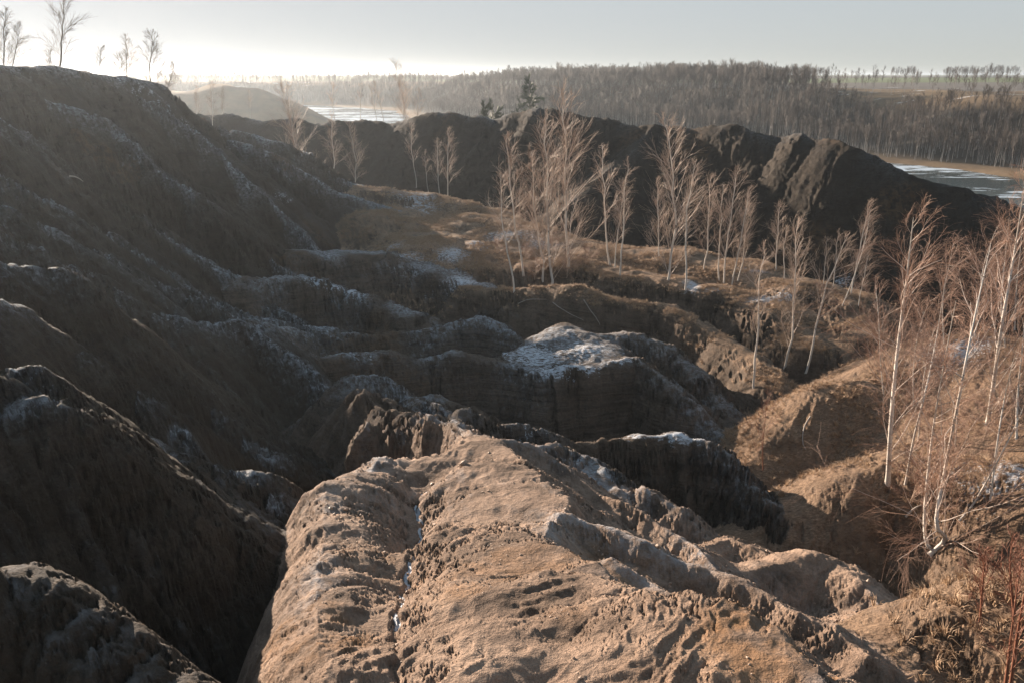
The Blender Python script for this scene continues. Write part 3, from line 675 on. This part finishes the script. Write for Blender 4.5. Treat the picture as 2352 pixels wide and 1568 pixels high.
#  base px, py, top px, py, template, label, group  (base found on the ground)
MID = [
 (1178, 670, 1150, 400, 0, "slender birch with bent foot at the plateau's left lip, left of the big clump", GM),
 (1199, 628, 1164, 312, 1, "tall leaning birch just left of the big bushy birch clump", GM),
 (1262, 655, 1252, 275, 2, "big bushy birch with bright twigs, front stem of the central clump", GM),
 (1300, 610, 1292, 208, 2, "tallest birch of the central clump, its tip reaching above the dark ridge", GM),
 (1240, 640, 1222, 350, 5, "low bushy birch stem at the left foot of the central clump", GM),
 (1399, 608, 1384, 335, 3, "bare thin birch, first one right of the central clump", GM),
 (1426, 636, 1440, 372, 6, "birch with straight pale stem second to the right of the clump", GM),
 (1413, 615, 1432, 420, 4, "short birch close behind the second one right of the clump", GM),
 (1525, 640, 1524, 278, 8, "tall full birch standing alone in the middle of the lit plateau", GM),
 (1513, 592, 1510, 410, 1, "smaller birch just behind the tall lone plateau birch", GM),
 (1571, 671, 1598, 372, 0, "thin birch beside the steep snow patch on the plateau lip", GM),
 (1615, 621, 1634, 405, 7, "birch at the left end of the dense row, behind the snow patch", GM),
 (1650, 646, 1662, 425, 3, "second birch of the dense plateau row, slim and upright", GM),
 (1664, 653, 1688, 392, 4, "tallest birch of the dense plateau row", GM),
 (1681, 657, 1722, 432, 1, "birch leaning right in the dense plateau row", GM),
 (1694, 646, 1716, 452, 7, "short birch at the right end of the dense plateau row", GM),
 (1784, 621, 1788, 468, 4, "small birch on the rear plateau edge right of the dense row", GM),
 (1800, 640, 1808, 520, 0, "thin sapling right of the small birch on the rear plateau edge", GM),
 (1733, 892, 1752, 566, 6, "slender birch rooted low on the shaded slope, left of three", GM),
 (1801, 846, 1832, 510, 7, "birch on the shaded slope, middle one of three, full crown", GM),
 (1847, 866, 1948, 540, 0, "strongly leaning white birch rising from the dark gully", GM),
 (1954, 674, 1998, 462, 1, "birch on the far right end of the plateau, leaning right", GM),
 (1973, 704, 1994, 580, 4, "small birch beside the plateau's right end", GM),
 (1890, 655, 1900, 545, 3, "thin sapling between the row and the plateau's right end", GM),
 (1915, 660, 1926, 530, 6, "second thin sapling near the plateau's right end", GM),
 (955, 436, 945, 285, 0, "leaning birch at the left of the group below the dark ridge", GM),
 (984, 442, 976, 345, 3, "small thin birch in the middle of the group below the dark ridge", GM),
 (1010, 445, 1002, 322, 4, "double birch left stem in the group below the dark ridge", GM),
 (1028, 452, 1030, 295, 1, "full birch at the right of the group below the dark ridge", GM),
 (758, 402, 762, 262, 5, "bushy birch glowing behind the hillside crest, left of two", None),
 (806, 414, 798, 285, 8, "bushy birch behind the hillside crest, beside the bare rim", None),
]
for i, (bx, by, tx, ty, ti, lab, grp) in enumerate(MID):
    b = ground_hit(bx, by) if by > 425 else ground_at(bx, 80)
    if b is None: b = ground_at(bx, 60)
    place(TEMPL[ti], b, top_at(b, tx, ty), 'birch_tree', lab, 'birch tree', grp, rz=random.Random(i).uniform(-.5, .5) if i % 2 else 3.1 * 0)
# skyline trees on the hillside crest and dark ridge (distance given)
SKYL = [
 (36, 14, 25, 66, 0, 'D', "slim bare tree at the far left of the hillside skyline", "bare trees on the hillside skyline"),
 (52, 44, 58, 66, 1, 'D', "short forked bare tree beside the slim one at far left skyline", "bare trees on the hillside skyline"),
 (163, 150, -22, 68, 2, 'D', "tallest bare tree on the hillside skyline, its tip cut by the frame", "bare trees on the hillside skyline"),
 (240, 234, 108, 72, 1, 'D', "small twiggy tree right of the tallest skyline tree", "bare trees on the hillside skyline"),
 (302, 288, 84, 75, 0, 'D', "upright bare tree with a spike top on the hillside skyline", "bare trees on the hillside skyline"),
 (284, 280, 125, 78, 3, 'D', "low tree close behind the spike topped one", "bare trees on the hillside skyline"),
 (356, 350, 75, 78, 3, 'D', "spreading bare tree where the hillside skyline drops", "bare trees on the hillside skyline"),
 (118, 116, 118, 74, 3, 'D', "tiny bare sapling between the tallest tree and the forked one", "bare trees on the hillside skyline"),
 (388, 400, 150, 80, 1, 'D', "low spreading bush tree at the break of the hillside crest", "bare trees on the hillside skyline"),
 (690, 645, 192, 92, 2, 'B', "hazy birch with wide crown behind the hillside, left of the lake", "hazy birches beyond the hillside"),
 (770, 764, 190, 105, 0, 'B', "thin hazy birch in front of the left lake", "hazy birches beyond the hillside"),
 (490, 486, 190, 112, 4, 'B', "faint birch in the haze nearest the hillside break", "hazy birches beyond the hillside"),
 (514, 510, 200, 115, 1, 'B', "faint birch standing second from the hillside break", "hazy birches beyond the hillside"),
 (576, 572, 208, 112, 3, 'B', "faint small birch before the distant hill", "hazy birches beyond the hillside"),
 (456, 452, 200, 118, 7, 'B', "faint low birch close against the hillside edge", "hazy birches beyond the hillside"),
 (830, 828, 192, 104, 3, 'B', "single thin birch in front of the lake's right part", "birches along the dark ridge crest"),
 (882, 860, 188, 102, 0, 'B', "leaning thin birch left of the large drooping one on the crest", "birches along the dark ridge crest"),
 (868, 850, 200, 103, 6, 'B', "thin birch furthest left of the clump on the ridge crest", "birches along the dark ridge crest"),
 (926, 903, 142, 100, 8, 'B', "large drooping birch on the crest of the dark ridge", "birches along the dark ridge crest"),
 (938, 922, 190, 100, 2, 'B', "full birch stem touching the large drooping one", "birches along the dark ridge crest"),
 (962, 962, 205, 99, 5, 'B', "round crowned birch right of the large drooping one", "birches along the dark ridge crest"),
]
for i, (bx, tx, ty, d, ti, kind, lab, grp) in enumerate(SKYL):
    b = ground_at(bx, d); T = DTEMPL if kind == 'D' else TEMPL
    place(T[ti], b, top_at(b, tx, ty), 'bare_tree' if kind == 'D' else 'birch_tree', lab, 'bare tree' if kind == 'D' else 'birch tree', grp, rz=i * .7)

# near birches with their own trunks traced in the photograph
NEAR = [
 ([(2040, 1106), (2048, 950), (2062, 800), (2080, 660), (2098, 500)], .075, 34, 10, 6, "thick white birch with dark foot on the right knoll, left of the near birches"),
 ([(2081, 1106), (2098, 1010), (2125, 900), (2150, 780), (2172, 640)], .04, 20, 8, 5, "thin birch just right of the thick dark footed one"),
 ([(2150, 1262), (2128, 1245), (2124, 1170), (2140, 1010), (2160, 880), (2196, 690)], .06, 26, 9, 6, "white birch with hooked foot hanging on the gully edge, left of the pair"),
 ([(2135, 1268), (2172, 1236), (2150, 1200), (2170, 1080), (2205, 900), (2232, 760), (2276, 560)], .07, 32, 10, 6, "white birch with curved foot over the dark gully, right of the pair"),
 ([(2268, 975), (2282, 880), (2302, 740), (2330, 580), (2356, 410)], .09, 40, 10, 6, "tallest birch at the right frame edge, on the snowy knoll"),
 ([(2205, 1190), (2240, 1150), (2290, 1060), (2340, 960), (2380, 860)], .035, 16, 8, 5, "thin birch with curved foot leaning right at the knoll edge"),
 ([(2275, 1150), (2290, 1020), (2310, 900), (2335, 800)], .03, 16, 8, 5, "thin upright birch between the curved foot pair and the frame edge"),
 ([(2110, 1010), (2118, 900), (2130, 820), (2150, 740)], .03, 18, 8, 5, "slim birch stem behind the thick dark footed birch"),
 ([(1935, 700), (1960, 640), (1985, 560), (2000, 480)], .04, 22, 8, 5, "birch behind the gully, between the leaning one and the knoll"),
 ([(2330, 760), (2335, 660), (2345, 560), (2350, 480)], .05, 30, 9, 5, "bushy red twigged birch at the right edge behind the knoll"),
 ([(2240, 780), (2250, 680), (2262, 600), (2290, 520)], .04, 26, 8, 5, "red twigged birch on the rear knoll"),
 ([(2195, 1020), (2205, 900), (2228, 790), (2240, 700)], .03, 20, 8, 5, "thin birch standing behind the pair with curved feet"),
 ([(2335, 1010), (2338, 900), (2350, 780), (2362, 640)], .045, 24, 8, 5, "birch at the frame edge beside the snow patch on the knoll"),
 ([(2100, 935), (2098, 850), (2110, 760), (2135, 690)], .03, 22, 8, 5, "slim birch on the shaded crest left of the rear knoll"),
 ([(2310, 800), (2300, 700), (2308, 600), (2318, 500)], .045, 28, 8, 5, "dense twigged birch rooted on the top of the rear knoll"),
 ([(2030, 905), (2022, 820), (2018, 730), (2010, 650)], .025, 22, 8, 5, "small reddish birch on the lit mound left of the thick dark footed birch"),
 ([(2170, 800), (2165, 700), (2178, 620), (2190, 560)], .03, 24, 8, 5, "reddish birch at the left end of the rear knoll"),
]
def own_tree(name, label, cat, group, base, path3, r0, seed, mats, **kw):
    path = curve(path3 - base, 18)
    (tv, tq), (cv, cq, cm) = tree_parts(seed, path, r0, **kw)
    e = bpy.data.objects.new(name, None); COL.objects.link(e); e.location = base; e.empty_display_size = .3
    e['label'] = label; e['category'] = cat
    if group: e['group'] = group
    put('trunk', mesh_from('trunk', tv, tq, [mats[0]]), e); put('crown', mesh_from('crown', cv, cq, [mats[1], mats[2]], cm), e)
    return e
for i, (pp, r0, nl, ns, ntw, lab) in enumerate(NEAR):
    b = ground_hit(*pp[0]); d = math.hypot(b[0], b[1])
    rng = np.random.default_rng(900 + i)
    path = np.array([P(x, y, d + .25 * j * rng.normal()) for j, (x, y) in enumerate(pp)]); path[0] = b - np.array([0, 0, .1])
    own_tree('birch_tree', lab, 'birch tree', 'near birches on the right', b, path, r0 * .78, 500 + i, (BARK, LIMB, TWIGN), limbs=nl, sub=ns - 1, twigs=ntw, lo=.08, limb_len=.34, ang=.7, droop=.16,
             wind=.05, twig_r=.0034, ks=(7, 4, 3), ms=(4, 3, 3), tdroop=.45)
# low hanging branches on the edge below the hooked birches
SAPL = [
 ([(1752, 1082), (1752, 1020), (1758, 960), (1762, 900)], .022, 20, "small reddish sapling alone in the dark gully", TWIGR),
 ([(2306, 1600), (2318, 1500), (2330, 1400), (2345, 1290)], .02, 14, "rusty sapling on the lit mound at the bottom right, left stem", TWIGR),
 ([(2318, 1590), (2335, 1470), (2352, 1370), (2375, 1270)], .02, 14, "rusty sapling on the lit mound at the bottom right, right stem", TWIGR),
 ([(2330, 1420), (2325, 1370), (2320, 1300), (2325, 1230)], .02, 30, "tangled red shrub in the shade above the bottom right mound", TWIGR),
 ([(2250, 1430), (2255, 1370), (2260, 1310), (2262, 1260)], .015, 26, "thin red shrub left of the tangled one", TWIGR),
]
for i, (pp, r0, nl, lab, mt) in enumerate(SAPL):
    b = ground_hit(*pp[0]); d = math.hypot(b[0], b[1]); path = np.array([P(x, y, d) for x, y in pp]); path[0] = b
    own_tree('sapling', lab, 'sapling', None, b, path, r0, 600 + i, (mt, mt, mt), limbs=nl, sub=5, twigs=3, lo=.12, limb_len=.38, ang=.6, droop=.0, wind=.0, twig_r=.003, ks=(5, 3, 3), ms=(3, 3, 3), tdroop=.05)

# bushes round the feet of the central clump
for i, (bx, by, hh, lab) in enumerate([(1228, 648, 1.3, "low twiggy bush at the left foot of the central birch clump"), (1302, 640, 1.5, "widest twiggy bush at the right foot of the central birch clump"),
                                       (1205, 600, 1.1, "small bush behind the central birch clump on its left"), (1345, 612, 1.2, "twiggy bush on the lit grass right of the central birch clump"),
                                       (1140, 585, 1.0, "low bush by the snow streak left of the birches"), (1268, 585, 1.2, "bush hidden behind the stems of the central birch clump"),
                                       (2090, 1160, 1.0, "brown bush at the knoll edge beside the hooked birches"), (2260, 1010, 1.3, "brown bush between the stems on the snowy knoll")]):
    b = ground_hit(bx, by); path = np.array([b, b + np.array([.05, 0, hh * .5]), b + np.array([0, .05, hh])])
    own_tree('bush', lab, 'bush', 'twiggy bushes among the birches', b, path, .014, 800 + i, (TWIG, TWIG, TWIGN), limbs=26, sub=5, twigs=4, lo=.02, limb_len=.9, ang=.95, droop=.05, wind=.05, twig_r=.005, ks=(5, 3, 3), ms=(3, 3, 3), tdroop=.1)
# dark pines
PT = []
for i in range(2):
    rng = np.random.default_rng(960 + i); tk = curve([(0, 0, -.05), (0, 0, 1)], 8)
    (tv, tq), (cv, cq, cm) = tree_parts(970 + i, tk, .014, limbs=70, sub=9, twigs=6, lo=.08, limb_len=.26, ang=1.35, droop=.1, wind=.0, twig_r=.004, ks=(4, 3, 2), ms=(3, 3, 3), tdroop=.1)
    PT.append((mesh_from('pine_trunk', tv, tq, [BARKD]), mesh_from('pine_crown', cv, cq, [NEED, NEED], cm)))
for i, (bx, tx, ty, d, lab) in enumerate([(1217, 1217, 188, 150, "tallest dark green pine beyond the long ridge, left of its summit"), (1131, 1131, 236, 125, "small dark pine peeping over the long ridge, nearer to the tall pine"),
                                          (1112, 1112, 244, 122, "smallest dark pine peeping over the long ridge, leftmost of the pines")]):
    r = ray(bx, 300); r = r / math.hypot(r[0], r[1]); t = P(tx, ty, d); hgt = 5.5 if i else 8.0
    z = float(landform(np.array([r[0] * d]), np.array([r[1] * d]))[0]); b = np.array([r[0] * d, r[1] * d, z])
    if t[2] - z < 2.0: continue
    place(PT[i % 2], b, t, 'pine_tree', lab, 'pine tree', 'dark pines in the distance', rz=i)

# ------------------------------------------------------------------ far wood: 300 single birches, the rest one mass
FT = []
for i in range(6):
    rng = np.random.default_rng(700 + i)
    tk = curve([(0, 0, -.03), (rng.normal() * .02, rng.normal() * .02, .5), (rng.normal() * .03, 0, 1)], 5)
    (tv, tq), (cv, cq, cm) = tree_parts(720 + i, tk, .0075, limbs=16, sub=5, twigs=2, lo=(.4, .55, .3)[i % 3], limb_len=.24, ang=.5, droop=.0, wind=.0, twig_r=.0025, ks=(3, 2, 2), ms=(3, 3, 3), tdroop=.05)
    k = len(tv); V = np.concatenate([tv, cv]); Q_ = np.concatenate([tq, cq + k]); M = np.concatenate([np.zeros(len(tq)), np.ones(len(cq))]).astype(int)
    FT.append(mesh_from('wood_birch', V, Q_, [BARKF, TWIGF], M))
def scatter_object(name, meshes, pts, scales, rots, picks, **props):
    """one object: geometry nodes put the given meshes on the given points"""
    me = bpy.data.meshes.new(name + '_points'); me.vertices.add(len(pts)); me.vertices.foreach_set('co', np.asarray(pts, np.float32).ravel())
    for nm, ty, arr in (('size', 'FLOAT', scales), ('pick', 'INT', picks)):
        a = me.attributes.new(nm, ty, 'POINT'); a.data.foreach_set('value', np.asarray(arr, np.float32 if ty == 'FLOAT' else np.int32))
    a = me.attributes.new('turn', 'FLOAT_VECTOR', 'POINT'); a.data.foreach_set('vector', np.asarray(rots, np.float32).ravel())
    ng = bpy.data.node_groups.new(name, 'GeometryNodeTree')
    ng.interface.new_socket('Geometry', in_out='INPUT', socket_type='NodeSocketGeometry'); ng.interface.new_socket('Geometry', in_out='OUTPUT', socket_type='NodeSocketGeometry')
    gi = ng.nodes.new('NodeGroupInput'); go = ng.nodes.new('NodeGroupOutput'); m2p = ng.nodes.new('GeometryNodeMeshToPoints'); g2i = ng.nodes.new('GeometryNodeGeometryToInstance')
    iop = ng.nodes.new('GeometryNodeInstanceOnPoints'); iop.inputs['Pick Instance'].default_value = True
    for k, m_ in enumerate(meshes):
        tob = bpy.data.objects.new(name + '_shape', m_); oi = ng.nodes.new('GeometryNodeObjectInfo'); oi.inputs['Object'].default_value = tob; oi.inputs['As Instance'].default_value = True
        ng.links.new(oi.outputs['Geometry'], g2i.inputs[0])
        ng.nodes.remove(oi) if False else None
    # join the shapes as separate instances
    ng.nodes.remove(g2i); jn = ng.nodes.new('GeometryNodeJoinGeometry')
    for nd in [n for n in ng.nodes if n.bl_idname == 'GeometryNodeObjectInfo'][::-1]: ng.links.new(nd.outputs['Geometry'], jn.inputs[0])
    def na(nm, ty):
        n = ng.nodes.new('GeometryNodeInputNamedAttribute'); n.data_type = ty; n.inputs['Name'].default_value = nm
        return [o for o in n.outputs if o.enabled and o.name == 'Attribute'][0]
    ng.links.new(gi.outputs[0], m2p.inputs[0]); ng.links.new(m2p.outputs[0], iop.inputs['Points']); ng.links.new(jn.outputs[0], iop.inputs['Instance'])
    ng.links.new(na('pick', 'INT'), iop.inputs['Instance Index']); ng.links.new(na('size', 'FLOAT'), iop.inputs['Scale']); ng.links.new(na('turn', 'FLOAT_VECTOR'), iop.inputs['Rotation'])
    ng.links.new(iop.outputs[0], go.inputs[0])
    ob = put(name, me, **props); md = ob.modifiers.new('scatter', 'NODES'); md.node_group = ng
    return ob
def build_grass():
    rng = np.random.default_rng(3); shapes = []
    for i in range(4):
        n = 14; a = rng.uniform(0, 6.28, n); lean = rng.uniform(.2, 1.0, n); base = np.stack([np.cos(a), np.sin(a), a * 0], 1) * rng.uniform(0, .25, (n, 1))
        paths = np.stack([base, base + np.stack([np.cos(a) * lean * .35, np.sin(a) * lean * .35, .5 + 0 * a], 1), base + np.stack([np.cos(a) * lean * 1.0, np.sin(a) * lean * 1.0, .85 - lean * .4], 1)], 1)
        v, q = tubes(paths, np.tile([.03, .022, .006], (n, 1)), 3); shapes.append(mesh_from('grass_tuft', v, q, [GRASSM]))
    p = TUFTS['p']; n = len(p)
    scatter_object('dry_grass', shapes, p, rng.uniform(.06, .22, n), np.stack([rng.normal(size=n) * .2, rng.normal(size=n) * .2 + .15, rng.uniform(0, 6.28, n)], 1), rng.integers(0, 4, n), kind='stuff',
                   label="short dry grass on the plateau and the knolls")
build_grass()
def build_clods():
    rng = np.random.default_rng(31); shapes = []
    for i in range(4):
        b = bmesh.new(); bmesh.ops.create_icosphere(b, subdivisions=1, radius=1)
        for v in b.verts: v.co *= rng.uniform(.65, 1.2); v.co.z *= .7
        me = bpy.data.meshes.new('clod'); b.to_mesh(me); b.free(); me.materials.append(CLOD); shapes.append(me)
    n = 16000; az = np.radians(rng.uniform(-38, 38, n)); r = np.exp(rng.uniform(math.log(3.2), math.log(17), n)); X, Y = np.sin(az) * r, np.cos(az) * r
    d = gnoise(X / .9, Y / .9, 260) + .5 * gnoise(X / .3, Y / .3, 261); k = (d > .08) & (landform(X, Y, True)[1] == 2) & (X > -.24 * Y - .4); X, Y, r = X[k], Y[k], r[k]
    Z = landform(X, Y) - .004; n = len(X)
    size = .006 * np.exp(rng.normal(size=n) * .55) * np.clip(r / 6, .8, 1.8)
    scatter_object('clods', shapes, np.stack([X, Y, Z], 1), size, rng.uniform(0, 6.28, (n, 3)), rng.integers(0, 4, n), kind='stuff', label="small crumbs and clods of dry clay on the ridge")
build_clods()
# dead branches and bare roots lying on the gully walls
def dead(pp, r0, lab, name='dead_branch', cat='dead branch'):
    b = ground_hit(*pp[0])
    if b is None: return
    pts = [b + np.array([0, 0, .03])]
    for q in pp[1:]:
        g = ground_hit(*q); pts.append((g if g is not None and np.linalg.norm(g - pts[-1]) < 3 else P(q[0], q[1], math.hypot(*pts[-1][:2]))) + np.array([0, 0, .06]))
    path = curve(np.array(pts), 14, np.random.default_rng(int(pp[0][0])), .08); v, q_ = tubes(path[None], np.linspace(r0, r0 * .3, 14)[None], 6)
    o = put(name, mesh_from(name, v - b, q_, [ROOTM]), loc=b); o['label'] = lab; o['category'] = cat
dead([(1860, 960), (1845, 985), (1842, 1020), (1850, 1040)], .03, "pale crooked root hanging down the dark gully wall below the leaning birch", 'bare_root', 'root')
dead([(1270, 700), (1300, 720), (1340, 745)], .03, "thin dead branch lying on the shaded wall under the central birch clump")
dead([(1190, 700), (1215, 692), (1255, 690)], .03, "short dead branch lying left on the shaded wall under the central birch clump")
dead([(1340, 690), (1352, 715), (1375, 745), (1385, 770)], .03, "curved dead branch pointing down towards the pale mesa top")
dead([(160, 408), (176, 414), (192, 422)], .05, "pale stick lying on the upper left hillside", 'stick', 'stick')
dead([(2080, 1190), (2098, 1175), (2118, 1170), (2128, 1190), (2135, 1205)], .03, "pale bent branch lying at the knoll edge left of the hooked birches")
def build_wood():
    rng = np.random.default_rng(5)
    n = 90000
    px = rng.uniform(400, 2900, n); d = rng.uniform(120, 800, n)
    r = np.stack([(px - 1176) / FPX, np.ones(n)], 1); r /= np.linalg.norm(r, axis=1, keepdims=True)
    X, Y = r[:, 0] * d, r[:, 1] * d; s = shore_dist(X, Y)
    depth = 34 + 66 * smooth(1900, 1640, px + 60 * gnoise(px / 40, d / 30, 9)) * smooth(1000, 1350, px) + 30 * smooth(1200, 900, px) * (.75 + .5 * rng.random(n))
    p = np.clip(d / 300, .45, 1)                      # even density on the ground
    keep = (s > 9) & (s < depth) & (rng.random(n) < p)
    keep |= (s > 46) & (s < 130) & (px > 1800) & (rng.random(n) < .035)
    # tree rows between the fields
    row = (px > 1180) & (np.abs(s - (430 + 60 * np.sin(px / 300))) < 9) & (gnoise(px / 60, px * 0, 3) > -.15)
    keep |= row & (rng.random(n) < .9)
    X, Y, s, px, row = X[keep], Y[keep], s[keep], px[keep], row[keep]
    dist = np.hypot(X, Y); o = np.argsort(dist); X, Y, s, px, dist, row = X[o], Y[o], s[o], px[o], dist[o], row[o]
    Z = farland(X, Y); Hh = rng.uniform(6.5, 10.0, len(X)) * (.8 + .2 * smooth(1000, 1350, px) * smooth(2000, 1650, px)) * (.90 + .16 * gnoise(X / 14, Y / 14, 19)) * np.where(rng.random(len(X)) < .05, 1.15, 1) * np.where(row, 1.25, 1)
    single = np.zeros(len(X), bool); ii = np.nonzero((px < 2370) & (px > 1150))[0][:300]; single[ii] = True
    turn = np.stack([rng.normal(size=len(X)) * .035, rng.normal(size=len(X)) * .035, rng.uniform(0, 6.28, len(X))], 1)
    for j in np.nonzero(single)[0]:
        ob = put('wood_birch', FT[j % 6], loc=(X[j], Y[j], Z[j] - .2)); ob.rotation_euler = turn[j]; ob.scale = (Hh[j],) * 3
        ob['category'] = 'birch tree'; ob['group'] = 'birches of the wood on the far bank'
        ob['label'] = "slender pale birch in the dense wood above the frozen lake's far shore"
    m = ~single
    scatter_object('far_wood', FT, np.stack([X, Y, Z - .2], 1)[m], Hh[m], turn[m], np.arange(m.sum()) % 6, kind='stuff', label="bare birch wood covering the far bank of the lake")
    print('far wood', len(X))
build_wood()

# ------------------------------------------------------------------ air
def haze():
    x0, x1, y0, y1, z0, z1 = -9500, 9500, -60, 9600, -6, CZ + 10
    V = [(x0, y0, z0), (x1, y0, z0), (x1, y1, z0), (x0, y1, z0), (x0, y0, z1), (x1, y0, z1), (x1, y1, z1), (x0, y1, z1)]
    Fq = [(0, 3, 2, 1), (4, 5, 6, 7), (0, 1, 5, 4), (1, 2, 6, 5), (2, 3, 7, 6), (3, 0, 4, 7)]
    m = bpy.data.materials.new('air'); m.use_nodes = True; t = m.node_tree; t.nodes.clear()
    o = N(t, 'ShaderNodeOutputMaterial'); v = N(t, 'ShaderNodeVolumePrincipled')
    v.inputs['Color'].default_value = (.78, .88, .98, 1); v.inputs['Density'].default_value = .00027; v.inputs['Anisotropy'].default_value = .6
    link(t, v.outputs[0], o.inputs['Volume'])
    put('haze', mesh_from('haze', V, Fq, [m], sm=False), kind='stuff')
haze()
